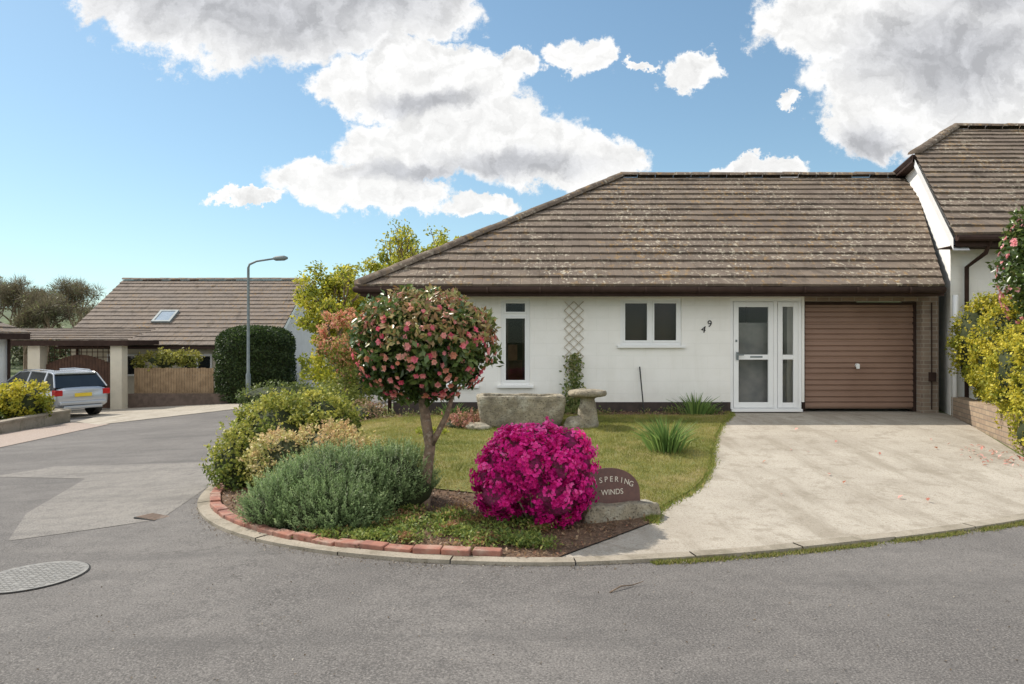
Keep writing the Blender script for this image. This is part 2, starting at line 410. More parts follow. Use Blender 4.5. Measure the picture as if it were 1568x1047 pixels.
# ------------------------------------------------------------ roofs
def tile_roof(name, O, U, Vv, ulen, vlen, clips, mat, parent, gauge=0.345, tw=0.33):
    O = Vector(O); U = Vector(U).normalized(); Vv = Vector(Vv).normalized(); Nn = U.cross(Vv).normalized()
    if Nn.z < 0: Nn = -Nn
    verts = []; faces = []; rnd = []
    nr = int(math.ceil(vlen / gauge))
    for r in range(nr):
        v0 = r * gauge - 0.02; v1 = min((r + 1) * gauge + 0.03, vlen + 0.02)
        off = (r % 2) * tw * 0.5
        rowr = random.random()
        for c in range(int(ulen / tw) + 2):
            u0 = c * tw - off; u1 = u0 + tw - 0.0018
            j = random.uniform(-0.004, 0.005); j2 = random.uniform(-0.005, 0.005)
            rr = .8 * random.random() + .2 * rowr; n = len(verts)
            vj = random.uniform(-.008, .008)
            prof = [(0, 0.0), (0.46, 0.0), (0.5, -0.006), (0.54, 0.0), (1.0, 0.0)]
            for (t, h) in prof:
                uu = u0 + (u1 - u0) * t
                top0 = 0.066 + h + j + j2 * t; top1 = 0.026 + h
                verts.append(O + U * uu + Vv * (v0 + vj) + Nn * (top0 - 0.046))
                verts.append(O + U * uu + Vv * (v0 + vj) + Nn * top0)
                verts.append(O + U * uu + Vv * v1 + Nn * top1)
                rnd += [rr] * 3
            for q in range(len(prof) - 1):
                a = n + q * 3; b = a + 3
                faces.append((a, b, b + 1, a + 1)); faces.append((a + 1, b + 1, b + 2, a + 2))
            faces.append((n, n + 1, n + 2)); m_ = n + (len(prof) - 1) * 3; faces.append((m_, m_ + 2, m_ + 1))
    me = bpy.data.meshes.new(name); me.from_pydata([tuple(v) for v in verts], [], faces)
    at_ = me.attributes.new('rnd', 'FLOAT', 'POINT'); at_.data.foreach_set('value', rnd)
    bm = bmesh.new(); bm.from_mesh(me)
    for co, no in clips:
        bmesh.ops.bisect_plane(bm, geom=bm.verts[:] + bm.edges[:] + bm.faces[:], plane_co=co, plane_no=no, clear_outer=True)
    bm.to_mesh(me); bm.free()
    me.materials.append(mat)
    o = bpy.data.objects.new(name, me); link(o, parent)
    return o

def ridge_tiles(mb, A, B, r=0.12, seg=0.42):
    A = Vector(A); B = Vector(B); d = (B - A); L = d.length; d.normalize()
    side = d.cross(Vector((0, 0, 1))).normalized(); up = side.cross(d)
    n = max(1, int(L / seg)); sl = L / n
    for k in range(n):
        p0 = A + d * (k * sl); p1 = A + d * ((k + 1) * sl - 0.004)
        j = up * random.uniform(-0.006, 0.008)
        n0 = len(mb.v)
        for p, rr in ((p0, r * 1.06), (p1, r)):
            for q in range(7):
                a = math.pi * (q / 6)
                mb.v.append(tuple(p + j + side * math.cos(a) * rr * 1.15 + up * (math.sin(a) * rr * 0.75)))
        for q in range(6):
            mb.f.append((n0 + q, n0 + q + 1, n0 + q + 8, n0 + q + 7))
        mb.f.append(tuple(n0 + q for q in range(7)))

# ------------------------------------------------------------ main bungalow
H = empty('bungalow')
YW = 12.8; EY = 12.3; EX = -2.62; EZ = 2.56; RY = 17.57; RZ = 5.60
p30 = math.atan2(RZ - EZ, RY - EY); c30, s30 = math.cos(p30), math.sin(p30)
RXs = EX + (RY - EY)
La = Vector((7.40, 12.3, 0)); Lb = Vector((9.58, 17.1, 0)); Ld = (Lb - La).normalized(); Ln = Vector((Ld.y, -Ld.x, 0))
hipn = Vector((-1, 1, 0)).normalized()
def Lx(y): return La.x + (y - La.y) * Ld.x / Ld.y
tile_roof('roof_front', (EX - 0.03, EY - 0.03, EZ - 0.02), (1, 0, 0), (0, c30, s30), 13.0, (RY - EY) / c30 + 0.03,
          [((EX, EY, 0), hipn), (tuple(La), tuple(Ln))], TILE, H)
BY = 2 * RY - EY
tile_roof('roof_hip_end', (EX - 0.03, EY - 0.03, EZ - 0.02), (0, 1, 0), (c30, 0, s30), BY - EY + 0.1, (RY - EY) / c30 + 0.03,
          [((EX, EY, 0), -hipn), ((EX, BY, 0), Vector((1, 1, 0)).normalized())], TILE, H)
u = MB()
RXe = Lx(RY)
u.poly([(EX, EY, EZ - 0.03), (Lx(EY), EY, EZ - 0.03), (RXe, RY, RZ - 0.03), (RXs, RY, RZ - 0.03)])
u.poly([(EX, BY, EZ - 0.03), (EX, EY, EZ - 0.03), (RXs, RY, RZ - 0.03)])
u.poly([(EX, BY, EZ - 0.03), (RXs, RY, RZ - 0.03), (RXe, RY, RZ - 0.03), (RXe + 1, BY, EZ - 0.03)])
u.build('roof_deck', UNDER, H)
rt = MB()
ridge_tiles(rt, (EX, EY, EZ + 0.03), (RXs, RY, RZ + 0.05))
ridge_tiles(rt, (EX, BY, EZ + 0.03), (RXs, RY, RZ + 0.05))
ridge_tiles(rt, (RXs, RY, RZ + 0.06), (RXe - 0.1, RY, RZ + 0.06))
rt.build('ridge_tiles', TILE, H, True)
f = MB()
f.box(EX + 0.02, Lx(EY), EY + 0.0, EY + 0.03, EZ - 0.17, EZ - 0.02)
f.box(EX + 0.02, EX + 0.05, EY + 0.031, BY, EZ - 0.17, EZ - 0.02)
f.box(EX + 0.051, Lx(EY), EY + 0.031, YW + 0.02, EZ - 0.15, EZ - 0.142)
f.box(EX + 0.051, -2.08, YW + 0.021, BY, EZ - 0.15, EZ - 0.142)
f.build('fascia_and_soffit', DARKBROWN, H)
g = MB()
g.tube([(EX - 0.05, EY - 0.05, EZ - 0.06), (Lx(EY) - 0.02, EY - 0.05, EZ - 0.07)], 0.055, 10)
g.tube([(EX - 0.05, EY - 0.05, EZ - 0.06), (EX - 0.05, BY, EZ - 0.06)], 0.055, 10)
g.tube([(-2.2, EY - 0.02, EZ - 0.12), (-2.2, EY + 0.2, EZ - 0.3), (-2.17, YW - 0.05, EZ - 0.45), (-2.17, YW - 0.05, 0.2)], 0.034, 8)
x = EX + 0.4
while x < 7.3:
    g.box(x - 0.015, x + 0.015, EY - 0.115, EY, EZ - 0.125, EZ - 0.03); x += 0.9
g.build('gutter', DARKBROWN, H, True)

ZB, ZT, ZP = 0.15, EZ - 0.14, 0.53
def wall_open(mb, x0, x1, z0, z1, y0, y1, ops):
    xs_ = sorted({x0, x1, *[v for o in ops for v in o[:2]]}); zs_ = sorted({z0, z1, *[v for o in ops for v in o[2:]]})
    for a, b_ in zip(xs_[:-1], xs_[1:]):
        run = None
        for c, d in zip(zs_[:-1], zs_[1:]):
            cx, cz = (a + b_) / 2, (c + d) / 2
            inside = any(o[0] < cx < o[1] and o[2] < cz < o[3] for o in ops)
            if not inside: run = (c, d) if run is None else (run[0], d)
            if inside and run is not None: mb.box(a, b_, y0, y1, *run); run = None
        if run is not None: mb.box(a, b_, y0, y1, *run)
W1 = (-1.75, -0.65, 0.83, 2.38); W2 = (-0.20, 0.32, 0.83, 2.38); W3 = (1.93, 3.02, 1.54, 2.38)
w = MB()
wall_open(w, -2.1, 5.21, ZP, ZT, YW, YW + 0.25, [W1, W2, W3, (3.89, 5.17, ZP, 2.38)])
w.box(-2.1, -1.85, YW + 0.25, BY - 0.5, ZP, ZT)
w.box(-2.1, 11, BY - 0.75, BY - 0.5, ZB - 1, ZT)
w.box(5.0, 5.21, YW + 0.25, 18, ZB, ZT)
w.build('walls', WHITE, H)
pl = MB()
pl.box(-2.115, 3.89, YW - 0.015, YW + 0.24, ZB - 0.1, ZP - 0.002)
pl.box(-2.115, -1.86, YW + 0.24, BY - 0.5, ZB - 1.2, ZP - 0.002)
pl.build('plinth', PLINTH, H)
ir = MB()
ir.box(-1.8, 4.9, 15.0, 15.05, 0.3, 2.4)
ir.box(-1.8, 4.9, YW + 0.26, 15.0, 0.28, 0.3)
ir.box(-1.8, 4.9, YW + 0.26, 15.0, 2.405, 2.415)
ir.build('interior_room', INTERIOR, H)

frames = MB(); glass = MB(); cur = MB(); bl = MB()
def window(W, cols, transom=None, ft=0.055, yf=None, thick=0.07):
    x0, x1, z0, z1 = W; y = (YW + 0.03) if yf is None else yf
    fr = frames
    fr.box(x0, x1, y, y + thick, z0, z0 + ft); fr.box(x0, x1, y, y + thick, z1 - ft, z1)
    fr.box(x0, x0 + ft, y, y + thick, z0 + ft, z1 - ft); fr.box(x1 - ft, x1, y, y + thick, z0 + ft, z1 - ft)
    n = len(cols) + 1; edges = [x0 + ft] + [x0 + (x1 - x0) * c for c in cols] + [x1 - ft]
    for k, c in enumerate(edges[1:-1]):
        fr.box(c - 0.03, c + 0.03, y + 0.003, y + thick - 0.003, z0 + ft, z1 - ft)
    for k in range(n):
        a = edges[k] + (0.03 if k else 0); b_ = edges[k+1] - (0.03 if k < n - 1 else 0)
        zz = [z0 + ft] + ([transom - 0.025, transom + 0.025] if transom else []) + [z1 - ft]
        if transom: fr.box(a, b_, y + 0.004, y + thick - 0.004, transom - 0.025, transom + 0.025)
        for q in range(0, len(zz), 2):
            c, d = zz[q], zz[q+1]; s_ = 0.035
            fr.box(a, b_, y - 0.012, y + 0.03, c, c + s_); fr.box(a, b_, y - 0.012, y + 0.03, d - s_, d)
            fr.box(a, a + s_, y - 0.012, y + 0.03, c + s_, d - s_); fr.box(b_ - s_, b_, y - 0.012, y + 0.03, c + s_, d - s_)
            glass.poly([(a + s_, y + 0.01, c + s_), (b_ - s_, y + 0.01, c + s_), (b_ - s_, y + 0.01, d - s_), (a + s_, y + 0.01, d - s_)])
window(W1, [0.5], 2.08); window(W2, [], 2.08); window(W3, [0.5])
for W in (W1, W2, W3):
    frames.box(W[0] - 0.06, W[1] + 0.06, YW - 0.07, YW + 0.03, W[2] - 0.045, W[2] - 0.001)
z = W3[2] + 0.05
while z < W3[3] - 0.04:
    M = Matrix.Translation((0, YW + 0.2, z)) @ Matrix.Rotation(1.15, 4, 'X')
    bl.box(W3[0] + 0.03, W3[1] - 0.03, -0.015, 0.015, -0.001, 0.001, M); z += 0.026
bl.build('blinds', BLIND, H)
for W in (W1, W2):
    n = 14
    for side in (0, 1):
        xa = W[0] if side == 0 else W[1] - 0.13
        for k in range(n):
            xx = xa + 0.13 * k / n
            cur.box(xx, xx + 0.13 / n, YW + 0.24 + 0.02 * math.sin(k * 1.4), YW + 0.26 + 0.02 * math.sin(k * 1.4), W[2], W[3])
cur.build('curtains', BLIND, H)
inn = MB(); inn.box(-0.1, .26, 13.9, 13.95, .85, 1.25); inn.box(-.12, .1, 13.6, 13.7, 1.25, 1.55); inn.build('room_furniture', noisy('furniture_wood', (.3, .16, .08), (.2, .1, .05), 6, bs=0), H)
y = YW + 0.03
fr = frames
fr.box(3.89, 5.17, y, y + 0.07, 2.32, 2.38); fr.box(3.89, 3.95, y, y + 0.07, 0.37, 2.32); fr.box(5.11, 5.17, y, y + 0.07, 0.37, 2.32)
fr.box(4.67, 4.74, y, y + 0.07, 0.42, 2.32); fr.box(3.95, 5.11, y, y + 0.07, 0.37, 0.42)
def leaf(x0, x1, z0, z1, st, bars, yy):
    fr.box(x0, x0 + st, yy, yy + 0.05, z0, z1); fr.box(x1 - st, x1, yy, yy + 0.05, z0, z1)
    hs = []
    fr.box(x0 + st, x1 - st, yy + 0.001, yy + 0.049, z0, z0 + st * 1.1); fr.box(x0 + st, x1 - st, yy + 0.001, yy + 0.049, z1 - st, z1)
    pr = z0 + st * 1.1
    for b_ in bars:
        fr.box(x0 + st, x1 - st, yy + 0.001, yy + 0.049, b_ - st / 2, b_ + st / 2); hs.append((pr, b_ - st / 2)); pr = b_ + st / 2
    hs.append((pr, z1 - st))
    for a, c in hs:
        glass.poly([(x0 + st, yy + 0.02, a), (x1 - st, yy + 0.02, a), (x1 - st, yy + 0.02, c), (x0 + st, yy + 0.02, c)])
leaf(3.955, 4.665, 0.425, 2.315, 0.09, [1.33], y - 0.01)
leaf(4.745, 5.105, 0.425, 2.315, 0.085, [1.33], y - 0.01)
fr.box(3.9, 5.16, YW - 0.06, y - 0.012, 0.36, 0.41)
frames.build('window_and_door_frames', UPVC, H, bevel=0.004)
glass.build('glazing', GLASS, H)
dc = MB()
dc.poly([(3.99, YW + 0.22, 0.42), (4.64, YW + 0.22, 0.42), (4.64, YW + 0.22, 1.3), (3.99, YW + 0.22, 1.3)])
dc.poly([(3.99, YW + 0.22, 1.36), (4.64, YW + 0.22, 1.36), (4.64, YW + 0.22, 1.95), (3.99, YW + 0.22, 1.95)])
dc.poly([(4.8, YW + 0.3, 0.42), (5.0, YW + 0.3, 0.42), (5.0, YW + 0.3, 1.2), (4.8, YW + 0.3, 1.2)])
dc.build('door_obscure_panel', CURTAIN, H)
dh = MB(); dh.box(4.0, 4.03, y - 0.06, y - 0.011, 1.28, 1.42); dh.box(3.99, 4.12, y - 0.075, y - 0.06, 1.36, 1.385); dh.box(3.985, 4.02, y - 0.02, y - 0.011, 1.6, 1.64)
dh.box(4.25, 4.47, y - 0.016, y - 0.0105, 1.32, 1.35)
dh.build('door_handle', STEEL, H, bevel=0.004)
def text_mesh(s_, size, M, mat, name, parent, ext=0.004):
    cu = bpy.data.curves.new(name, 'FONT'); cu.body = s_; cu.size = size; cu.extrude = ext; cu.align_x = 'CENTER'; cu.align_y = 'CENTER'
    o = bpy.data.objects.new(name, cu); COL.objects.link(o)
    bpy.context.view_layer.update()
    me = bpy.data.meshes.new_from_object(o.evaluated_get(bpy.context.evaluated_depsgraph_get()))
    bpy.data.objects.remove(o); me.name = name; me.transform(M); me.materials.clear(); me.materials.append(mat)
    return link(bpy.data.objects.new(name, me), parent)
RX90 = Matrix.Rotation(math.pi / 2, 4, 'X')
text_mesh('4', 0.17, Matrix.Translation((3.41, YW - 0.01, 1.82)) @ RX90 @ Matrix.Rotation(-0.2, 4, 'Z'), BLACK, 'house_number_4', H)
text_mesh('9', 0.17, Matrix.Translation((3.52, YW - 0.01, 1.92)) @ RX90, BLACK, 'house_number_9', H)

# garage
gb = MB()
gb.box(5.212, 7.60, YW - 0.0, YW + 0.25, 2.33, ZT)
gb.box(7.30, 7.60, YW + 0.0, YW + 0.45, ZB, 2.329)
gb.build('garage_brick', BRICK, H)
GX0, GX1, GY, GZ0, GZ1 = 5.24, 7.29, YW + 0.16, 0.40, 2.32
GDOOR = noisy('garage_door_paint', (0.25, 0.155, 0.112), (0.30, 0.19, 0.14), 1.2, rough=0.5, spec=0.3, bs=0.05)
gd = MB()
gd.box(GX0 + 0.05, GX1 - 0.05, GY + 0.03, GY + 0.06, GZ0, GZ1 - 0.05)
z = GZ0 + 0.02; k = 0
while z < GZ1 - 0.1:
    h = 0.095
    h = min(h, GZ1 - 0.06 - z)
    n0 = len(gd.v)
    for xx in (GX0 + 0.05, GX1 - 0.05):
        for yy, zz in ((GY + 0.03, z), (GY + 0.004, z + 0.012), (GY + 0.010, z + h - 0.02), (GY + 0.029, z + h - 0.008)):
            gd.v.append((xx, yy, zz))
    for q in range(3): gd.f.append((n0 + q, n0 + q + 1, n0 + q + 5, n0 + q + 4))
    z += h + (0.022 if k % 3 == 2 else 0.0); k += 1
gd.build('garage_door', GDOOR, H)
gf = MB()
gf.box(GX0, GX0 + 0.05, GY, GY + 0.07, GZ0 - 0.05, GZ1); gf.box(GX1 - 0.05, GX1, GY, GY + 0.07, GZ0 - 0.05, GZ1); gf.box(GX0 + 0.05, GX1 - 0.05, GY, GY + 0.07, GZ1 - 0.05, GZ1)
gf.build('garage_frame', DARKBROWN, H)
gh = MB(); gh.tube([(6.22, GY - 0.04, 1.18), (6.22, GY + 0.01, 1.18)], 0.035, 12); gh.box(6.19, 6.25, GY - 0.05, GY - 0.035, 1.12, 1.2)
gh.build('garage_handle', UPVC, H)
ls = MB(); ls.tube([(7.46, YW - 0.03, 0.4), (7.46, YW - 0.03, 2.3)], 0.012, 6); ls.box(7.42, 7.52, YW - 0.07, YW - 0.001, 0.9, 1.06)
ls.build('meter_and_conduit', DARKBROWN, H)

# trellis on the wall
tr = MB(); tx0, tx1, tz0, tz1 = 0.93, 1.27, 1.02, 2.32
TY = YW - 0.03
cx, w2 = (tx0 + tx1) / 2, (tx1 - tx0) / 2
nseg = 8; dz = (tz1 - tz0) / nseg
for k in range(-1, nseg + 1):
    for sgn, yy in ((1, TY), (-1, TY - 0.009)):
        a = Vector((cx - sgn * w2, yy, tz0 + dz * k)); b_ = Vector((cx + sgn * w2, yy, tz0 + dz * (k + 2)))
        if a.z < tz0: a = a + (b_ - a) * ((tz0 - a.z) / (b_.z - a.z))
        if b_.z > tz1: b_ = a + (b_ - a) * ((tz1 - a.z) / (b_.z - a.z))
        if (b_ - a).length > 0.05: tr.tube([a, b_], 0.0085, 4)
tr.build('garden_trellis', TRELLIS)
pole = MB(); pole.tube([(2.30, YW - 0.3, 0.33), (2.27, YW - 0.03, 1.16)], 0.012, 6)
pole.tube([(2.315, YW - 0.33, 0.30), (2.30, YW - 0.30, 0.36)], 0.03, 6)
pole.build('garden_broom', BLACK)

# ------------------------------------------------------------ right neighbour bungalow
Nh = empty('bungalow')
nEY, nEZ = 12.0, 3.40; nRY = 18.2; nRZ = nEZ + 0.577 * (nRY - nEY); pn = math.atan(0.577); cn, sn = math.cos(pn), math.sin(pn)
va = Vector((7.38, 12.0, 0)); vb = Vector((9.05, 16.15, 0)); vd = (vb - va).normalized()
hd = Vector((11.2 - 9.05, 18.2 - 16.15, 0)).normalized()
tile_roof('roof_front', (7.0, nEY - 0.02, nEZ - 0.02), (1, 0, 0), (0, cn, sn), 9.5, (nRY - nEY) / cn + 0.03,
          [(tuple(va), (-vd.y, vd.x, 0)), (tuple(vb), (-hd.y, hd.x, 0))], TILE, Nh)
u = MB()
u.poly([(7.4, 12, nEZ - .03), (16, 12, nEZ - .03), (16, nRY, nRZ - .03), (11.2, nRY, nRZ - .03), (9.07, 16.15, nEZ + .577 * 4.15 - .03)])
u.poly([(9.07, 16.15, 5.77), (11.2, nRY, nRZ - .03), (9.5, 17.9, 5.77)])
u.poly([(9.5, 17.9, 5.77), (11.2, nRY, nRZ - .03), (16, nRY, nRZ - .03), (16, 24, 3.6), (11, 24, 3.6)])
u.build('roof_deck', UNDER, Nh)
r2 = MB(); ridge_tiles(r2, (9.05, 16.15, 5.83), (11.2, 18.2, nRZ + 0.05)); ridge_tiles(r2, (11.2, 18.2, nRZ + 0.06), (16, 18.2, nRZ + 0.06))
r2.build('ridge_tiles', TILE, Nh, True)
gw = MB()
a = Vector((7.66, 12.55, 0)); b_ = Vector((9.17, 16.2, 0)); c_ = Vector((9.72, 17.95, 0))
gw.poly([(a.x, a.y, -0.2), (b_.x, b_.y, -0.2), (b_.x, b_.y, 5.72), (a.x, a.y, 3.62)])
gw.poly([(b_.x, b_.y, -0.2), (c_.x, c_.y, -0.2), (c_.x, c_.y, 5.72), (b_.x, b_.y, 5.72)])
gw.poly([(a.x, a.y, -0.2), (a.x, a.y, 3.62), (14.5, a.y, 3.3), (14.5, a.y, -0.2)])
gw.build('walls', WHITE, Nh)
bg = MB()
p, q = Vector((7.36, 11.98, 3.33)), Vector((9.03, 16.13, 5.73))
bg.poly([p, q, q + Vector((0, 0, -0.2)), p + Vector((0, 0, -0.2))])
bg.poly([p + Vector((0, 0, -0.2)), q + Vector((0, 0, -0.2)), q + Vector((0.2, -0.05, -0.2)), p + Vector((0.28, 0.0, -0.2))])
bg.build('white_bargeboard', UPVC, Nh)
nf = MB()
nf.box(7.42, 16, 12.0, 12.03, nEZ - 0.2, nEZ - 0.03); nf.box(7.45, 16, 12.03, 12.6, nEZ - 0.18, nEZ - 0.165)
nf.tube([(7.40, 11.95, nEZ - 0.07), (16, 11.95, nEZ - 0.07)], 0.055, 8)
nf.tube([(7.98, 11.97, nEZ - 0.1), (7.98, 12.1, nEZ - 0.3), (7.9, 12.48, nEZ - 0.5), (7.9, 12.48, 0.5)], 0.036, 8)
nf.tube([(9.0, 16.1, 5.74), (9.48, 17.95, 5.74)], 0.07, 6)
nf.poly([(8.95, 16.05, 5.62), (9.45, 17.9, 5.62), (9.45, 17.9, 5.80), (8.95, 16.05, 5.80)])
nf.poly([(8.95, 16.05, 5.62), (9.45, 17.9, 5.62), (9.75, 17.9, 5.62), (9.25, 16.05, 5.62)])
nf.build('gutter_and_fascia', DARKBROWN, Nh)
np_ = MB(); np_.tube([(7.56, 12.25, 0.3), (7.56, 12.25, 2.4)], 0.045, 8); np_.build('white_downpipe', UPVC, Nh, True)

# ------------------------------------------------------------ left far bungalow
Lh = empty('bungalow')
lx0, lx1, ly0, lyR, ly1 = -18.4, -9.7, 29.0, 34.0, 39.0; lez, lrz = 1.45, 4.5
pl_ = math.atan2(lrz - lez, lyR - ly0); cl_, sl_ = math.cos(pl_), math.sin(pl_)
tile_roof('roof_front', (lx0, ly0, lez), (1, 0, 0), (0, cl_, sl_), lx1 - lx0 + 0.4, (lyR - ly0) / cl_, [((lx0, 0, 0), (-1, 0, 0)), ((lx1 + 0.1, 0, 0), (1, 0, 0))], TILE2, Lh)
u = MB()
u.poly([(lx0, ly0, lez - .03), (lx1 + .08, ly0, lez - .03), (lx1 + .08, lyR, lrz - .03), (lx0, lyR, lrz - .03)])
u.poly([(lx0, ly1, lez - .03), (lx1 + .08, ly1, lez - .03), (lx1 + .08, lyR, lrz - .03), (lx0, lyR, lrz - .03)])
u.build('roof_deck', UNDER, Lh)
r3 = MB(); ridge_tiles(r3, (lx0, lyR, lrz + .05), (lx1 + .1, lyR, lrz + .05)); r3.build('ridge_tiles', TILE2, Lh, True)
w = MB()
g1 = (30.2, 31.0, -0.15, 0.75); g2 = (33.2, 34.9, -0.05, 0.85)
w.box(lx0 + .3, lx1 - .3, ly0 + .5, ly0 + .7, -1.3, lez - .02)
w.build('walls', CREAM, Lh)
w = MB()
def gzr(y): return lrz - .1 - abs(y - lyR) * (lrz - lez) / (lyR - ly0)
ycuts = [ly0 + .5, g1[0], g1[1], g2[0], lyR, g2[1], ly1 - .5]
X0, X1 = lx1 - .3, lx1 - .05
for a, b_ in zip(ycuts[:-1], ycuts[1:]):
    mid = (a + b_) / 2; op = g1 if g1[0] < mid < g1[1] else (g2 if g2[0] < mid < g2[1] else None)
    if op:
        w.box(X0, X1, a, b_, -1.3, op[2]); lo = op[3]
    else: lo = -1.3
    w.poly([(X1, a, lo), (X1, b_, lo), (X1, b_, gzr(b_)), (X1, a, gzr(a))])
    w.poly([(X0, a, lo), (X0, b_, lo), (X1, b_, lo), (X1, a, lo)])
w.build('gable_wall', GREYR, Lh)
fw = MB(); gl = MB()
for (a, b_, c, d) in (g1, g2):
    xx = X1 - .08
    for q in ((a, b_, c, c + .07), (a, b_, d - .07, d), (a, a + .07, c + .07, d - .07), (b_ - .07, b_, c + .07, d - .07)):
        fw.box(xx, xx + .06, *q)
    if b_ - a > 1: fw.box(xx, xx + .06, (a + b_) / 2 - .04, (a + b_) / 2 + .04, c + .07, d - .07)
    fw.box(X1 - .02, X1 + .06, a - .05, b_ + .05, c - .06, c - .002)
    gl.poly([(xx + .02, a, c), (xx + .02, b_, c), (xx + .02, b_, d), (xx + .02, a, d)])
for (a, b_) in ((-13.5, -12.3), (-16.6, -15.4)):
    for q in ((a, b_, .2, .28), (a, b_, 1.02, 1.1), (a, a + .07, .28, 1.02), (b_ - .07, b_, .28, 1.02), ((a+b_)/2-.03, (a+b_)/2+.03, .28, 1.02)):
        fw.box(q[0], q[1], ly0 + .44, ly0 + .5, q[2], q[3])
    gl.poly([(a, ly0 + .47, .2), (b_, ly0 + .47, .2), (b_, ly0 + .47, 1.1), (a, ly0 + .47, 1.1)])
fw.box(lx1 + .081, lx1 + .10, ly0, ly0 + .04, lez - .15, lez - .03)
for ya in (ly0, ly1):
    fw.poly([(lx1 + .09, ya, lez - .02), (lx1 + .09, lyR, lrz - .02), (lx1 + .09, lyR, lrz - .22), (lx1 + .09, ya, lez - .22)])
fw.build('window_frames_and_verge', UPVC, Lh); gl.build('glazing', CARGLASS, Lh)
fa = MB(); fa.box(lx0, lx1 + .08, ly0 - .08, ly0, lez - .13, lez - .03)
fa.tube([(lx0 + .6, ly0 + .42, lez - .1), (lx0 + .6, ly0 + .42, -1)], .05, 6)
fa.build('gutter', DARKBROWN, Lh)
vx = MB()
O = Vector((-14.9, ly0, lez)); Vv = Vector((0, cl_, sl_)); Nn = Vector((0, -sl_, cl_))
def rp(u_, v_, n_): return O + Vector((u_, 0, 0)) + Vv * v_ + Nn * n_
def rbox(mb, u0, u1, v0, v1, n0_, n1_):
    P = [rp(u, v, n) for n in (n0_, n1_) for (u, v) in ((u0, v0), (u1, v0), (u1, v1), (u0, v1))]
    n = len(mb.v); mb.v += [tuple(p) for p in P]
    for q in [(0,3,2,1),(4,5,6,7),(0,1,5,4),(1,2,6,5),(2,3,7,6),(3,0,4,7)]: mb.f.append(tuple(n + i for i in q))
rbox(vx, -.4, .4, 1.75, 1.85, .03, .14); rbox(vx, -.4, .4, 2.65, 2.75, .03, .14); rbox(vx, -.4, -.3, 1.85, 2.65, .03, .14); rbox(vx, .3, .4, 1.85, 2.65, .03, .14)
vx.build('roof_window_frame', STEEL, Lh)
vg = MB(); rbox(vg, -.3, .3, 1.85, 2.65, .06, .12); SKYG = noisy('roof_window_glass', (.3, .35, .4), (.25, .3, .35), 2, rough=.08, spec=1.0, bs=0); vg.build('roof_window_glass', SKYG, Lh)

# carport with gates
Cp = empty('carport')
tile_roof('roof', (-19.6, 26.2, 1.66), (1, 0, 0), (0, math.cos(.2), math.sin(.2)), 5.8, 2.3, [((-14.0, 0, 0), (1, 0, 0)), ((-19.6, 0, 0), (-1, 0, 0))], TILE2, Cp)
c = MB(); c.box(-19.6, -14.0, 26.15, 26.3, 1.46, 1.66); c.box(-14.12, -14.0, 26.3, 28.5, 1.5, 1.66); c.box(-19.6, -14.12, 26.3, 28.5, 1.58, 1.62); c.build('fascia', DARKBROWN, Cp)
c = MB()
for (a, b_) in ((-14.72, -14.3), (-17.75, -17.3)): c.box(a, b_, 26.32, 26.72, gz(a, 26.5) - .1, 1.55)
c.build('posts', CREAM, Cp)
G = empty('wooden_gate')
c = MB(); n = 22
for k in range(n):
    xx = -17.25 + k * (2.5 / n); t = (k + .5) / n
    top = .75 + .38 * math.sin(math.pi * t)
    c.box(xx, xx + 2.5 / n - .012, 26.6, 26.63, -.85, top)
c.box(-17.25, -14.76, 26.631, 26.66, -.5, -.38); c.box(-17.25, -14.76, 26.631, 26.66, .45, .57)
c.build('boards', GATEWOOD, G)
c = MB()
for k in range(13): c.tube([(-17.2 + k * .2, 26.7, .7), (-17.2 + k * .2, 26.7, 1.5)], .014, 4)
for k in range(4): c.tube([(-17.25, 26.68, .85 + k * .19), (-14.76, 26.68, .85 + k * .19)], .014, 4)
c.build('lattice', GATEWOOD, G)

# near-left bungalow edge
B4 = empty('bungalow')
bx1, by0, by1, bz = -16.46, 21.5, 24.5, 1.89
tile_roof('roof', (-23.0, by0, bz), (1, 0, 0), (0, cn, sn), 7.2, 1.75, [((bx1, by0, 0), Vector((1, 1, 0)).normalized()), ((-23, 0, 0), (-1, 0, 0))], TILE2, B4)
tile_roof('roof_side', (bx1, by0, bz), (0, 1, 0), (-cn, 0, sn), 3.0, 1.75, [((bx1, by0, 0), Vector((-1, -1, 0)).normalized()), ((bx1, by1, 0), Vector((-1, 1, 0)).normalized())], TILE2, B4)
c = MB(); c.box(-23, bx1, by0 - .04, by0 + .04, bz - .2, bz); c.box(bx1 - .05, bx1 + .03, by0 + .041, by1, bz - .2, bz); c.box(-23, bx1 - .051, by0 + .041, by1, bz - .16, bz - .12)
c.tube([(-16.95, by1 - .3, 1.7), (-16.95, by1 - .3, -1)], .05, 8); c.build('fascia', DARKBROWN, B4)
c = MB(); c.box(-23, -17.05, by0 + .5, by1 - .2, -1.5, bz - .165); c.build('walls', WHITE, B4)

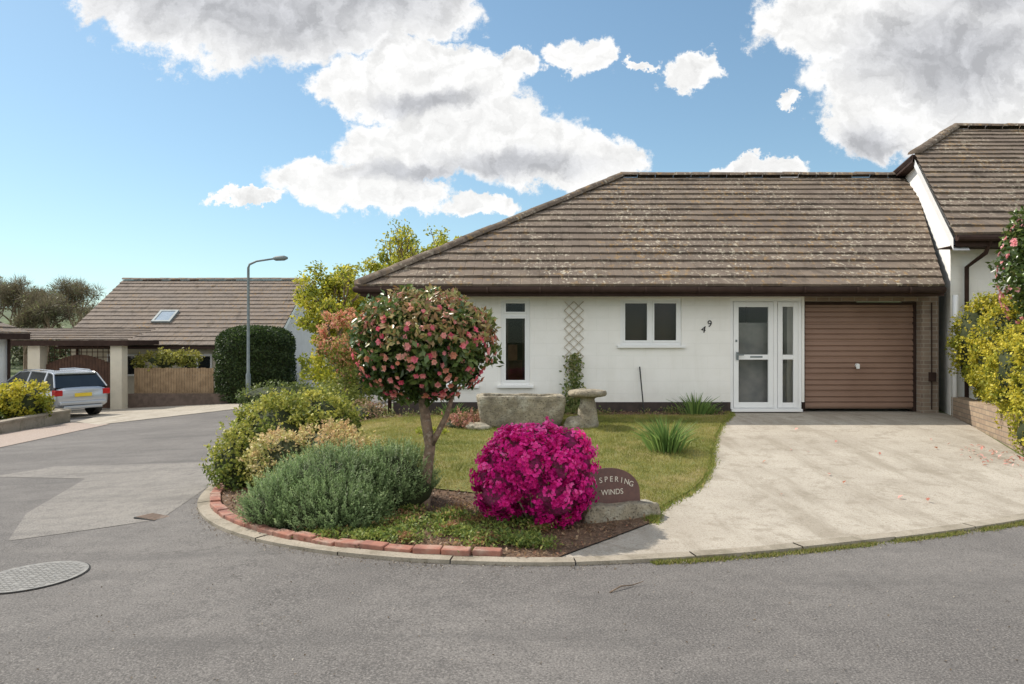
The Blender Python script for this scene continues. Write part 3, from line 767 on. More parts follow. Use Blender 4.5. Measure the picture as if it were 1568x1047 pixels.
# walls & fence (left)
c = MB(); c.box(-14.3, -9.0, 26.75, 26.95, -1.0, -.33); c.build('garden_wall', noisy('dark_wall', (.15, .11, .09), (.1, .075, .06), 6, bs=.5), None)
c = MB()
for k in range(30):
    xx = -14.25 + k * .1; c.box(xx, xx + .088, 27.1, 27.12, -.55, .62 + random.uniform(-.012, .012))
for zz in (-.3, .4): c.box(-14.25, -11.25, 27.121, 27.16, zz, zz + .07)
c.build('wooden_fence', FENCEWOOD, None)
c = MB()
P = [(-12.5, 13.0), (-12.5, 17.5), (-12.85, 20.9), (-14.6, 21.3)]
for (a, b_) in zip(P[:-1], P[1:]):
    a = Vector((*a, 0)); b_ = Vector((*b_, 0)); d = (b_ - a); L_ = d.length; an = math.atan2(d.y, d.x)
    M = Matrix.Translation((a.x, a.y, -.95)) @ Matrix.Rotation(an, 4, 'Z')
    c.box(0, L_, 0, .2, 0, .55, M); c.box(0, L_, -.03, .23, .551, .60, M)
c.build('garden_wall', KERB, None)

# right retaining brick wall
c = MB()
a = Vector((7.55, 12.35, 0)); b_ = Vector((6.42, 8.9, 0)); d = b_ - a; an = math.atan2(d.y, d.x)
M = Matrix.Translation((a.x, a.y, 0)) @ Matrix.Rotation(an, 4, 'Z')
c.box(0, d.length, 0, .22, -.05, .66, M)
c.build('garden_wall', BRICK2, None, bevel=.006)

# ------------------------------------------------------------ street lamp
lp = empty('street_lamp')
c = MB(); lx, ly = -9.25, 25.2; g0 = gz(lx, ly); top = 4.35
c.tube([(lx, ly, g0 - .1), (lx, ly, g0 + 1.1), (lx, ly, g0 + 1.15), (lx, ly, top - .15), (lx + .04, ly, top - .03), (lx + .3, ly - .03, top + .08), (lx + 1.0, ly - .1, top + .17)], [.085, .085, .055, .045, .042, .035, .03], 10)
c.build('column', STEEL, lp, True)
c = MB(); c.tube([(lx + .9, ly - .1, top + .17), (lx + 1.0, ly - .1, top + .17), (lx + 1.3, ly - .13, top + .18), (lx + 1.42, ly - .14, top + .18)], [.04, .085, .09, .04], 10)
c.build('lantern', STEEL, lp, True)

# ------------------------------------------------------------ cars
def make_car(loc, heading, paint):
    e = empty('parked_car')
    M = Matrix.Translation(loc) @ Matrix.Rotation(heading, 4, 'Z')
    st = [(0.0, .74, .40, .86), (.05, .82, .30, .95), (.25, .87, .25, .97), (.9, .90, .22, .97), (2.2, .90, .20, .96), (3.3, .89, .22, .93), (3.9, .87, .24, .86), (4.4, .80, .26, .74), (4.6, .66, .32, .62)]
    c = MB(); n = 16
    for (y, w_, z0, z1) in st:
        for k in range(n):
            a = 2 * math.pi * k / n; ca, sa = math.cos(a), math.sin(a)
            px_ = w_ * math.copysign(abs(ca) ** .45, ca); pz_ = (z0 + z1) / 2 + (z1 - z0) / 2 * math.copysign(abs(sa) ** .45, sa)
            c.v.append(tuple(M @ Vector((px_, y, pz_))))
    for i_ in range(len(st) - 1):
        for k in range(n):
            a = i_ * n + k; b = i_ * n + (k + 1) % n; c.f.append((a, b, b + n, a + n))
    c.f.append(tuple(range(n))); c.f.append(tuple((len(st) - 1) * n + k for k in range(n)))
    c.build('body', paint, e, True)
    gs = [(.10, .80, .95), (.42, .66, 1.36), (.6, .64, 1.40), (1.6, .64, 1.44), (2.5, .62, 1.40), (3.35, .78, .93)]
    gl = MB(); rf = MB()
    for a, b in zip(gs[:-1], gs[1:]):
        q = lambda s, sx, zb: tuple(M @ Vector((sx * (s[1] if zb else .83), s[0], s[2] if zb else .9)))
        for sx in (-1, 1):
            gl.poly([q(a, sx, 0), q(b, sx, 0), q(b, sx, 1), q(a, sx, 1)])
        if a[0] in (.10, 2.5): gl.poly([q(a, -1, 1), q(a, 1, 1), q(b, 1, 1), q(b, -1, 1)])
        else:
            rf.poly([q(a, -1, 1), q(a, 1, 1), q(b, 1, 1), q(b, -1, 1)])
    gl.build('windows', CARGLASS, e)
    for sx in (-1, 1):
        rf.tube([tuple(M @ Vector((sx * s[1] * (1.01), s[0], s[2]))) for s in gs], .028, 6)
        rf.tube([tuple(M @ Vector((sx * .835, .75, .93))), tuple(M @ Vector((sx * .65, .78, 1.4)))], .04, 6)
        rf.tube([tuple(M @ Vector((sx * .835, 1.75, .93))), tuple(M @ Vector((sx * .65, 1.75, 1.42)))], .03, 6)
        rf.tube([tuple(M @ Vector((sx * .56, .6, 1.47))), tuple(M @ Vector((sx * .56, 1.5, 1.5))), tuple(M @ Vector((sx * .56, 2.4, 1.46)))], .016, 6)
        rf.box(sx * .93 - .07, sx * .93 + .07, 2.75, 2.9, .95, 1.07, M)
    rf.box(-.64, .64, .36, .46, 1.36, 1.40, M)
    rf.build('roof_and_pillars', paint, e)
    wh = MB(); hub = MB(); arch = MB()
    for yy in (.85, 3.65):
        for sx in (-1, 1):
            wh.tube([tuple(M @ Vector((sx * .70, yy, .32))), tuple(M @ Vector((sx * .915, yy, .32)))], .32, 20)
            hub.tube([tuple(M @ Vector((sx * .9, yy, .32))), tuple(M @ Vector((sx * .925, yy, .32)))], .2, 10)
            arch.tube([tuple(M @ Vector((sx * .7, yy, .34))), tuple(M @ Vector((sx * .908, yy, .34)))], .37, 20)
    wh.build('tyres', RUBBER, e, False); hub.build('alloy_wheels', STEEL, e); arch.build('wheel_arches', BLACK, e)
    li = MB()
    for sx in (-1, 1):
        li.box(sx * .74 - .12, sx * .74 + .12, -.015, .18, .70, .88, M)
    li.build('tail_lights', REDLENS, e, bevel=.02)
    pt = MB(); pt.box(-.26, .26, -.03, .02, .66, .77, M); pt.build('number_plate', YPLATE, e)
    bp = MB(); bp.box(-.72, .72, -.06, .1, .40, .52, M); bp.box(-.6, .6, -.045, .1, .28, .39, M); bp.build('rear_bumper', paint, e, bevel=.03)
    bs_ = MB()
    for sx in (-1, 1): bs_.box(sx * .905 - .004, sx * .905 + .004, 1.2, 3.2, .28, .36, M)
    bs_.build('sills', RUBBER, e)
    return e
make_car((-13.55, 22.7, gz(-13.55, 23) + .02), math.radians(60), SILVER)
make_car((-7.9, 33.5, gz(-7.9, 33.5) + .02), math.radians(200), DARKCAR)

# ------------------------------------------------------------ foliage tools
def rdir(n):
    v = R.normal(size=(n, 3)); return v / np.linalg.norm(v, axis=1)[:, None]
def nrm(v): return v / (np.linalg.norm(v, axis=1)[:, None] + 1e-9)
def kites(P, A, N_, L, W, cols):
    A = nrm(A); B = nrm(np.cross(N_, A)); N2 = np.cross(A, B)
    L = np.asarray(L).reshape(-1, 1) * np.ones((len(P), 1)); W = np.asarray(W).reshape(-1, 1) * np.ones((len(P), 1))
    v0 = P; v1 = P + A * L * .5 + B * W * .5 + N2 * W * .18; v2 = P + A * L; v3 = P + A * L * .5 - B * W * .5 + N2 * W * .18
    V = np.stack([v0, v1, v2, v3], 1).reshape(-1, 3)
    b = np.arange(len(P)) * 4
    F = np.stack([np.stack([b, b + 1, b + 2], 1), np.stack([b, b + 2, b + 3], 1)], 1).reshape(-1, 3)
    return V, F, np.repeat(cols, 4, axis=0)
def join(parts):
    V = []; F = []; C = []; o = 0
    for v, f, c in parts: V.append(v); F.append(f + o); C.append(c); o += len(v)
    return np.concatenate(V), np.concatenate(F), np.concatenate(C)
def pal(n, cols, t=None, jit=.25):
    cols = np.array(cols); t = R.random(n) if t is None else np.clip(t, 0, .999)
    x = t * (len(cols) - 1); i_ = x.astype(int); f_ = (x - i_)[:, None]
    c = cols[i_] * (1 - f_) + cols[np.minimum(i_ + 1, len(cols) - 1)] * f_
    return np.clip(c * (1 + jit * (R.random((n, 1)) - .5) * 2), 0, 1)
def clumps(center, rad, nc, cr, nl, lo=.6, hi=1.0):
    D = rdir(nc); rr = R.uniform(lo, hi, (nc, 1)) ** .7
    C = np.array(center) + D * np.array(rad) * rr
    cr_ = cr * R.uniform(.6, 1.3, nc)
    k = R.integers(0, nc, nl)
    d = rdir(nl); r_ = R.random((nl, 1)) ** .45
    P = C[k] + d * r_ * cr_[k][:, None]
    out = nrm((P - np.array(center)) / np.array(rad) ** 2)
    t = R.random(nc)[k]
    return P, nrm(d * .5 + out * .6), t, out
def leafy(P, n_, L, W, cols, jitter=.8):
    n = len(P); nn = nrm(n_ + jitter * rdir(n)); A = np.cross(nn, rdir(n)) + n_ * .35
    s = R.uniform(.7, 1.25, n)
    return kites(P, A, nn, L * s, W * s, cols)
def blades(P, A, L, W, cols):
    n = len(P); A = nrm(A); B = nrm(np.cross(A, rdir(n)))
    L = np.asarray(L).reshape(-1, 1) * np.ones((n, 1)); W = np.asarray(W).reshape(-1, 1) * np.ones((n, 1))
    V = np.stack([P - B * W / 2, P + B * W / 2, P + A * L], 1).reshape(-1, 3)
    F = np.arange(n * 3).reshape(-1, 3)
    return V, F, np.repeat(cols, 3, axis=0)
def flowers(P, N_, r, petals, cols):
    n = len(P); parts = []
    U = nrm(np.cross(N_, rdir(n))); Wv = np.cross(N_, U)
    for k in range(petals):
        a = 2 * math.pi * k / petals + .3
        d = U * math.cos(a) + Wv * math.sin(a) + N_ * (.35 + .25 * (k % 2))
        parts.append(kites(P, d, N_, r, r * .95, cols * (1 + .12 * (k % 3 - 1))))
    return join(parts)
def build(name, parts, mat, parent=None):
    V, F, C = join(parts); return newmesh_np(name, V, F, mat, parent, False, np.clip(C, 0, 1))
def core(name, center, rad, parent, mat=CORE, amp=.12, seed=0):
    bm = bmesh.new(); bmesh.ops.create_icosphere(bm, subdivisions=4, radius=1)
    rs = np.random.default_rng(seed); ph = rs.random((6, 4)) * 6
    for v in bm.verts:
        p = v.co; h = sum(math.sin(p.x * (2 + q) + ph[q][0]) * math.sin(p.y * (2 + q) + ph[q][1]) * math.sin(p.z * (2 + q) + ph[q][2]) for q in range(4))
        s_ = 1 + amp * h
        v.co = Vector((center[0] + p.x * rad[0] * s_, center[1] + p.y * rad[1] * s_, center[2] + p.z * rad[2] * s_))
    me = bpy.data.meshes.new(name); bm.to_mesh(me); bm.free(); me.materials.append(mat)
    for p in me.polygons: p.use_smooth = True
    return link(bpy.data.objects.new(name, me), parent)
def shrub(name, blobs, nl, L, W, palette, mat=LEAF, cr=.14, nc=80, corek=.78, up=.25, sprays=0, slen=.18):
    e = empty(name); parts = []; vol = sum(b[1][0] * b[1][1] + b[1][0] * b[1][2] for b in blobs)
    for q, (c, r) in enumerate(blobs):
        n = int(nl * (r[0] * r[1] + r[0] * r[2]) / vol)
        P, n_, t, out = clumps(c, r, nc, cr, n, .8, 1.04)
        gzv = ground(P[:, 0], P[:, 1]) + .02; keep = P[:, 2] > gzv
        P, n_, t, out = P[keep], n_[keep], t[keep], out[keep]
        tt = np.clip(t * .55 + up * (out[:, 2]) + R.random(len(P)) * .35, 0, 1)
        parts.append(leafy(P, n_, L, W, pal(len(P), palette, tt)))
        if sprays:
            ns = sprays; D = rdir(ns); D[:, 2] = np.abs(D[:, 2]); B_ = np.array(c) + D * np.array(r) * .95
            dd = nrm(D + np.array([0, 0, .5]) + .3 * rdir(ns)); Ls = slen * R.uniform(.4, 1.2, ns)
            k = np.repeat(np.arange(ns), 9); tq = R.random(len(k))
            Pp = B_[k] + dd[k] * (Ls[k] * tq)[:, None]
            parts.append(leafy(Pp, dd[k], L * .9, W * .9, pal(len(Pp), palette, .5 + .5 * R.random(len(Pp)))))
        core('dark_core', c, [v * corek for v in r], e, seed=q)  # solid dark core added inside each blob to stop see-through, no branches modelled
    build('foliage', parts, mat, e)
    return e

# camellia standard tree
T = empty('camellia_tree')
tb = MB(); bx, by = -.83, 6.75; b0 = gz(bx, by)
tb.tube([(bx, by, b0 - .05), (bx + .0, by, b0 + .06), (bx + .02, by, b0 + .3), (bx + .06, by + .01, b0 + .6), (bx + .02, by, b0 + .85), (bx - .02, by, 1.15), (bx - .03, by, 1.5)], [.095, .068, .055, .05, .05, .04, .02], 12)
tb.tube([(bx + .06, by, b0 + .6), (bx + .14, by - .02, b0 + .74), (bx + .22, by - .04, b0 + .9), (bx + .3, by, 1.2), (bx + .4, by + .02, 1.5)], [.034, .028, .025, .018, .008], 8)
for k in range(14):
    a = k * 2.4; r_ = .5
    tb.tube([(bx, by, 1.02 + .03 * k), (bx + .2 * math.cos(a), by + .2 * math.sin(a), 1.25 + .03 * k), (bx + r_ * math.cos(a), by + r_ * math.sin(a), 1.35 + .045 * k)], [.02, .013, .005], 6)
tb.build('trunk', BARK, T, True)
cc = np.array([bx + .0, by, 1.56]); cr3 = np.array([.62, .62, .48])
green = [(.03, .055, .014), (.055, .095, .02), (.09, .145, .032), (.15, .20, .05), (.25, .26, .08)]
P, n_, t, out = clumps(cc, cr3, 150, .12, 11500, .55, 1.05)
low = (P[:, 2] > 1.06 + .06 * np.sin(P[:, 0] * 9)); P, n_, t, out = P[low], n_[low], t[low], out[low]
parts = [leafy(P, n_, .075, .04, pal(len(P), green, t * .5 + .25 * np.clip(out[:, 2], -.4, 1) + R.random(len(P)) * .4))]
P2 = cc + rdir(2500) * cr3 * (R.random((2500, 1)) ** .4) * .85; P2 = P2[P2[:, 2] > 1.12]
parts.append(leafy(P2, rdir(len(P2)), .08, .045, pal(len(P2), green[:3])))
D = rdir(2400); D[:, 2] = np.abs(D[:, 2]) * 1.1 + .05; D = nrm(D)
bumpy = 1 + .05 * np.sin(D[:, 0] * 8 + 1) * np.sin(D[:, 1] * 7) + .04 * np.sin(D[:, 0] * 17)
Pb = cc + D * cr3 * (R.uniform(.98, 1.12, len(D)) * bumpy)[:, None]
parts.append(leafy(Pb, D, .065, .03, pal(len(D), [(.26, .13, .06), (.34, .24, .09), (.25, .27, .08)]), .5))
build('leaves', parts, GLOSSLEAF, T)
D = rdir(440); D[:, 2] = D[:, 2] * .9; D = nrm(D); Pf = cc + D * cr3 * R.uniform(.99, 1.1, (len(D), 1)); k = Pf[:, 2] > 1.08; Pf, D = Pf[k], D[k]
fc = pal(len(Pf), [(.85, .16, .25), (.92, .34, .38), (.95, .52, .42), (.8, .36, .22)], jit=.12)
build('flowers', [flowers(Pf, nrm(D + .3 * rdir(len(D))), R.uniform(.024, .044, len(Pf)), 6, fc), flowers(Pf + D * .008, D, .022, 5, fc * .95)], PETAL, T)

# azalea
A_ = empty('azalea_bush')
ax, ay = .20, 6.3; az = gz(ax, ay)
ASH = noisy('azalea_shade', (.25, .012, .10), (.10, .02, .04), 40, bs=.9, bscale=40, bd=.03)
blobs = [((ax - .05, ay, az + .52), (.38, .38, .34)), ((ax - .27, ay - .05, az + .42), (.25, .3, .27)), ((ax + .27, ay - .02, az + .52), (.25, .3, .27)), ((ax + .12, ay - .14, az + .29), (.32, .28, .27)),
         ((ax + .08, ay + .04, az + .66), (.24, .25, .22)), ((ax - .08, ay - .24, az + .5), (.18, .16, .2)), ((ax - .16, ay, az + .68), (.2, .2, .16)), ((ax + .3, ay - .1, az + .70), (.15, .16, .13)), ((ax + .2, ay - .28, az + .52), (.14, .12, .14)), ((ax - .3, ay - .15, az + .28), (.18, .2, .16)), ((ax + .35, ay - .12, az + .3), (.16, .18, .17))]
parts = []; lp_ = []
for q, (c_, r_) in enumerate(blobs):
    ar = (r_[0] * r_[2]) / .13
    P, n_, t, out = clumps(c_, r_, max(40, int(200 * ar)), .05, int(2700 * ar) + 250, .9, 1.1)
    k = P[:, 2] > az + .04; P, n_, t, out = P[k], n_[k], t[k], out[k]
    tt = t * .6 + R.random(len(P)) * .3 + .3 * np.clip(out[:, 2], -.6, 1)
    parts.append(flowers(P, nrm(out + .5 * rdir(len(P))), .020, 5, pal(len(P), [(.36, .004, .13), (.70, .012, .27), (.92, .05, .40), (1.0, .22, .58)], tt, .12)))
    P, n_, t, out = clumps(c_, r_, 40, .06, int(300 * ar), .85, 1.0)
    lp_.append(leafy(P, n_, .03, .012, pal(len(P), [(.06, .07, .02), (.16, .16, .04)])))
    core('dark_core', c_, [v * .84 for v in r_], A_, ASH, seed=q)  # added solid core in a dark blossom tone, closes gaps between flowers
build('blossom', parts, PETAL, A_); build('leaves', lp_, LEAF, A_)
st_ = MB()
for k in range(16):
    a = k * 2.4; st_.tube([(ax + .04 * math.cos(a), ay - .05 + .04 * math.sin(a), az), (ax + .2 * math.cos(a), ay - .05 + .2 * math.sin(a), az + .15), (ax + .4 * math.cos(a), ay + .33 * math.sin(a), az + .35)], [.012, .009, .005], 5)
st_.build('stems', BARK, A_)

# shrubs at left corner
gy = [(.05, .08, .015), (.12, .17, .03), (.27, .30, .055), (.52, .48, .10)]
shrub('euonymus_shrub', [((-2.75, 8.5, .38), (.52, .55, .56)), ((-2.35, 8.7, .55), (.45, .45, .42)), ((-3.05, 8.15, .15), (.32, .4, .45))], 16000, .045, .028, gy, cr=.10, nc=120, up=.4, sprays=110)
shrub('variegated_euonymus', [((-2.0, 7.95, .33), (.48, .45, .34)), ((-2.45, 7.7, .28), (.36, .36, .36)), ((-1.72, 7.75, .30), (.28, .3, .28))], 13000, .04, .024, [(.08, .12, .025), (.2, .23, .06), (.45, .43, .13), (.68, .58, .28), (.62, .42, .22)], cr=.08, nc=110, up=.4, sprays=80, slen=.12)

Lv = empty('lavender_bush')
blobs = [((-1.62, 6.65, .16), (.62, .5, .40)), ((-1.15, 6.85, .20), (.40, .4, .36)), ((-2.0, 6.4, .06), (.36, .36, .30)), ((-1.55, 6.2, .04), (.45, .3, .30))]
parts = []
for q, (c_, r_) in enumerate(blobs):
    n = int(1500 * r_[0] / .5); D = rdir(n); D[:, 2] = np.abs(D[:, 2]) * 1.1 - .15; D = nrm(D)
    bump_ = 1 + .09 * np.sin(D[:, 0] * 11 + q) * np.sin(D[:, 1] * 9)
    B_ = np.array(c_) + D * np.array(r_) * (R.uniform(.78, .98, n) * bump_)[:, None]
    dd = nrm(D * .8 + np.array([0, 0, .8]) + .25 * rdir(n)); Ls = R.uniform(.07, .18, n)
    cl = .5 + .5 * np.sin(D[:, 0] * 13 + 2 * q) * np.sin(D[:, 2] * 11 + D[:, 1] * 7)
    base = pal(n, [(.11, .17, .06), (.20, .28, .11), (.32, .40, .19)], cl * .6 + R.random(n) * .4)
    for k in range(14):
        t = (k + R.random(n)) / 14
        Pp = B_ + dd * (Ls * t)[:, None]
        side = nrm(np.cross(dd, rdir(n)))
        ax_ = nrm(side + dd * (.5 + .6 * t)[:, None])
        parts.append(kites(Pp, ax_, dd, .034 * (1.1 - .5 * t), .009, base * (.6 + .7 * t)[:, None]))
    core('dark_core', c_, [v * .83 for v in r_], Lv, seed=q)  # solid dark body added under the sprigs to keep the bush opaque
build('sprigs', parts, LEAF, Lv)

# right side hedges
gold = [(.13, .17, .02), (.30, .31, .035), (.56, .49, .05), (.74, .61, .08)]
shrub('golden_hedge', [((7.92, 11.75, 1.48), (.62, .6, .86)), ((7.76, 11.1, 1.33), (.56, .6, .84)), ((7.56, 10.5, 1.15), (.52, .6, .72))], 26000, .05, .034, gold, cr=.12, nc=190, up=.15, corek=.84, sprays=90)
shrub('golden_shrub', [((7.12, 9.75, 1.02), (.52, .6, .66)), ((7.05, 9.1, .86), (.6, .55, .78)), ((6.82, 9.0, .55), (.46, .5, .5))], 21000, .045, .032, gold, cr=.1, nc=170, up=.15, corek=.84, sprays=90)
Cr = empty('camellia_bush')
P, n_, t, out = clumps((7.95, 10.6, 2.6), (.62, .6, .95), 120, .17, 8500, .5, 1.0)
build('leaves', [leafy(P, n_, .10, .055, pal(len(P), green, t * .5 + R.random(len(P)) * .5))], GLOSSLEAF, Cr)
D = rdir(220); Pf = np.array((7.95, 10.6, 2.6)) + D * np.array((.66, .64, 1.0))
build('flowers', [flowers(Pf, D, .055, 6, pal(len(Pf), [(.85, .3, .33), (.9, .5, .5)]))], PETAL, Cr)
c = MB(); c.tube([(8.0, 10.7, .3), (7.95, 10.6, 1.6), (7.9, 10.6, 2.6), (8.0, 10.6, 3.2)], [.06, .05, .03, .01]); c.build('trunk', BARK, Cr, True)

# yellow-green tree behind the house, left
def branchy(mb, p, d, L_, r, depth, out, spread=.6, seg=6):
    p = Vector(p); d = Vector(d).normalized(); pts = [p]; q = p
    for k in range(3):
        d = (d + Vector((random.uniform(-.18, .18), random.uniform(-.18, .18), random.uniform(-.02, .14)))).normalized(); q = q + d * L_ / 3; pts.append(q)
    mb.tube(pts, [r, r * .88, r * .76, r * .65], seg, cap=False)
    if depth == 0: out.append(q); return
    for k in range(3):
        dd = (d + Vector((random.uniform(-1, 1), random.uniform(-1, 1), random.uniform(-.3, .7))) * spread).normalized()
        branchy(mb, pts[-1] if k else pts[-2], dd, L_ * random.uniform(.62, .82), r * .6, depth - 1, out, spread, seg)
Yt = empty('spring_foliage_tree')
mb = MB(); tips = []
branchy(mb, (-4.9, 22.0, gz(-4.9, 22) - .1), (.02, 0, 1), 1.5, .14, 4, tips)
branchy(mb, (-3.4, 23.8, -.4), (.1, 0, 1), 2.15, .14, 4, tips)
mb.build('trunk_and_limbs', BARK, Yt, True)
ylw = [(.13, .17, .025), (.28, .31, .035), (.50, .48, .045), (.72, .62, .10)]
parts = []
for (c_, r_, n, nc) in (((-5.55, 22, 2.7), (1.25, 1.2, 1.3), 5200, 60), ((-5.2, 22, .9), (1.4, 1.2, 1.3), 4500, 60), ((-4.5, 22.5, 3.2), (1.1, 1.0, 1.1), 2600, 34), ((-3.0, 23.8, 4.1), (1.5, 1.0, 1.0), 3200, 38), ((-2.1, 23.8, 4.55), (1.1, .9, .7), 1500, 19), ((-3.7, 23.2, 3.3), (1.2, .9, 1.0), 2600, 34)):
    P, n_, t, out = clumps(c_, r_, nc, .24, n, .3, 1.05)
    parts.append(leafy(P, n_, .12, .07, pal(len(P), ylw, t * .55 + R.random(len(P)) * .5)))
tp = np.array([tuple(p) for p in tips]); tp = tp[tp[:, 2] < 6.1]; k = R.integers(0, len(tp), 3400)
P = tp[k] + rdir(3400) * .2; parts.append(leafy(P, rdir(3400), .12, .065, pal(3400, ylw)))
build('leaves', parts, LEAF, Yt)

# photinia (coral young leaves)
Ph = empty('photinia_shrub')
parts = []
for (c_, r_, n) in (((-3.35, 14.3, 1.72), (.55, .5, .55), 3600), ((-3.0, 14.3, 1.2), (.5, .5, .5), 2400), ((-3.3, 14.3, .6), (.6, .5, .6), 2600)):
    P, n_, t, out = clumps(c_, r_, 50, .13, n, .5, 1.0)
    hi = ss(.7, 2.0, P[:, 2])
    c1 = pal(len(P), [(.16, .2, .04), (.3, .32, .07)]); c2 = pal(len(P), [(.6, .2, .14), (.78, .4, .27), (.55, .45, .14)])
    w_ = (R.random(len(P)) < hi * .8)[:, None]
    parts.append(leafy(P, n_, .07, .035, np.where(w_, c2, c1)))
build('leaves', parts, LEAF, Ph)
c = MB(); c.tube([(-3.3, 14.3, -.1), (-3.3, 14.3, .8), (-3.35, 14.3, 1.6)], [.05, .04, .015]); c.tube([(-3.3, 14.3, .6), (-3.0, 14.3, 1.3)], [.03, .01]); c.build('stems', BARK, Ph, True)

# clipped dark hedge (rounded drum)
He = empty('clipped_hedge')
hx, hy, hr, hz0, hz1 = -9.95, 27.9, 1.40, -.6, 2.12
n = 20000
th = R.random(n) * 2 * math.pi; ph2 = R.random(n)
zz_ = []; rr_ = []
for v in ph2:
    if v < .55: zz_.append(hz0 + (hz1 - .75 - hz0) * v / .55); rr_.append(1.0)
    else:
        a = (v - .55) / .45 * math.pi / 2; zz_.append(hz1 - .75 + .75 * math.sin(a) ** .8); rr_.append(max(.0, math.cos(a)) ** .55)
zz_ = np.array(zz_); rr_ = np.array(rr_)
r_ = hr * rr_ * (1 + .03 * np.sin(th * 7) * np.sin(zz_ * 4) + .02 * np.sin(zz_ * 9 + th * 3))
P = np.stack([hx + r_ * np.cos(th), hy + r_ * np.sin(th), zz_ + .03 * np.sin(th * 5)], 1)
N_ = nrm(np.stack([np.cos(th) * rr_, np.sin(th) * rr_, 1.2 - rr_], 1))
P = P + N_ * R.uniform(-.09, .06, (n, 1))
build('foliage', [leafy(P, N_, .10, .06, pal(n, [(.02, .04, .012), (.04, .07, .018), (.075, .11, .03)]))], LEAF, He)
c = MB(); c.tube([(hx, hy, hz0 - .2), (hx, hy, hz1 - .75), (hx, hy, hz1 - .35), (hx, hy, hz1 - .1)], [hr * .94, hr * .94, hr * .82, hr * .45], 28); c.build('dark_core', CORE, He, True)  # added solid dark drum behind the leaves, makes the hedge opaque

# misc shrubs
shrub('golden_shrub', [((-13.35, 19.6, -.05), (.66, .6, .58)), ((-14.0, 19.0, -.35), (.6, .6, .4))], 6000, .09, .06, gold, cr=.15, nc=70)
shrub('bush', [((-13.2, 17.6, -.35), (.5, .7, .38)), ((-13.1, 16.0, -.4), (.5, .8, .35))], 3500, .07, .04, [(.05, .08, .02), (.12, .16, .04)], cr=.14, nc=50)
shrub('climbing_plant', [((-13.3, 27.35, .85), (1.0, .2, .35)), ((-12.4, 27.35, .95), (.6, .2, .25))], 2500, .10, .06, [(.1, .14, .03), (.3, .3, .06), (.45, .4, .1)], cr=.16, nc=40, corek=.5)
shrub('bush', [((-6.6, 20.5, .0), (1.1, .8, .42)), ((-5.0, 19.5, -.05), (.9, .8, .5)), ((-7.9, 23.5, -.3), (.9, .7, .3))], 7000, .08, .05, [(.05, .08, .02), (.12, .16, .045), (.2, .23, .06)], cr=.18, nc=60)
shrub('bush', [((-2.6, 12.9, .25), (.4, .3, .28)), ((-3.1, 12.2, .15), (.35, .35, .25))], 3500, .05, .03, [(.08, .08, .03), (.2, .13, .06), (.3, .24, .12), (.42, .2, .17)], cr=.1, nc=50)
shrub('heather_shrub', [((-.75, 11.0, .27), (.32, .3, .22)), ((-.35, 11.2, .32), (.22, .22, .24))], 3500, .04, .02, [(.14, .12, .05), (.3, .22, .09), (.55, .22, .2)], cr=.08, nc=50, sprays=60, slen=.14)
shrub('low_shrub', [((-1.15, 10.4, .22), (.25, .2, .12))], 1500, .035, .02, [(.18, .24, .03), (.45, .46, .06)], cr=.06, nc=30)
zz = R.random(900) ** 1.5; P = np.stack([1.10 + R.normal(size=900) * (.10 - .04 * zz), YW - .06 - R.random(900) * .08, .38 + 1.0 * zz], 1)
build('climbing_plant', [leafy(P, np.tile([0., -1., .3], (900, 1)), .06, .04, pal(900, [(.09, .13, .03), (.22, .28, .09), (.4, .36, .17)]))], LEAF)
parts = []
for _ in range(120):
    x = R.uniform(-1.7, .25); y = R.uniform(5.45, 6.6)
    if y < 5.42 + .25 * abs(x + .2) ** 1.5: continue
    n = R.integers(60, 220); r_ = R.uniform(.05, .15)
    d = R.normal(size=(n, 2)) * r_ * .6; P = np.stack([x + d[:, 0], y + d[:, 1], ground(x + d[:, 0], y + d[:, 1]) + .03 + R.random(n) * .06], 1)
    base = [(.09, .15, .03), (.2, .26, .06), (.34, .36, .08)] if R.random() < .75 else [(.3, .14, .08), (.42, .28, .12)]
    parts.append(leafy(P, np.tile([0., 0., 1.], (n, 1)), .035, .016, pal(n, base)))
build('creeping_plants', parts, LEAF)
parts = []
for _ in range(60):
    x = R.uniform(-2.2, 3.6); y = R.uniform(12.3, 12.7); n = R.integers(25, 110); r_ = R.uniform(.04, .10)
    d = R.normal(size=(n, 2)) * r_; P = np.stack([x + d[:, 0], y + d[:, 1] * .6, ground(x + d[:, 0], y + d[:, 1]) + .03 + R.random(n) ** 2 * R.uniform(.06, .16)], 1)
    parts.append(leafy(P, np.tile([0., -.3, 1.], (n, 1)), .04, .018, pal(n, [(.08, .13, .03), (.2, .25, .06), (.3, .22, .1)])))
build('border_plants', parts, LEAF)
def inpoly(P, poly):
    x, y = P[:, 0], P[:, 1]; ins = np.zeros(len(P), bool); n = len(poly); j_ = n - 1
    for i_ in range(n):
        xi, yi = poly[i_]; xj, yj = poly[j_]
        c_ = ((yi > y) != (yj > y)) & (x < (xj - xi) * (y - yi) / (yj - yi + 1e-12) + xi); ins ^= c_; j_ = i_
    return ins
Q = np.stack([R.uniform(-3.6, 4, 26000), R.uniform(5.2, 12.8, 26000)], 1)
Q = Q[inpoly(Q, soil_poly) & ~inpoly(Q, lawn_poly)]
P = np.stack([Q[:, 0], Q[:, 1], ground(Q[:, 0], Q[:, 1]) + .035 + R.random(len(Q)) * .012], 1)
build('leaf_litter', [leafy(P, np.tile([0., 0., 1.], (len(P), 1)), .035, .02, pal(len(P), [(.08, .05, .03), (.2, .13, .075), (.36, .25, .15), (.28, .14, .08)]), .6)], LEAF)
Q = np.stack([R.uniform(-3, 4, 240000), R.uniform(6.5, 12.3, 240000)], 1); Q = Q[inpoly(Q, lawn_poly)][:95000]
n = len(Q)
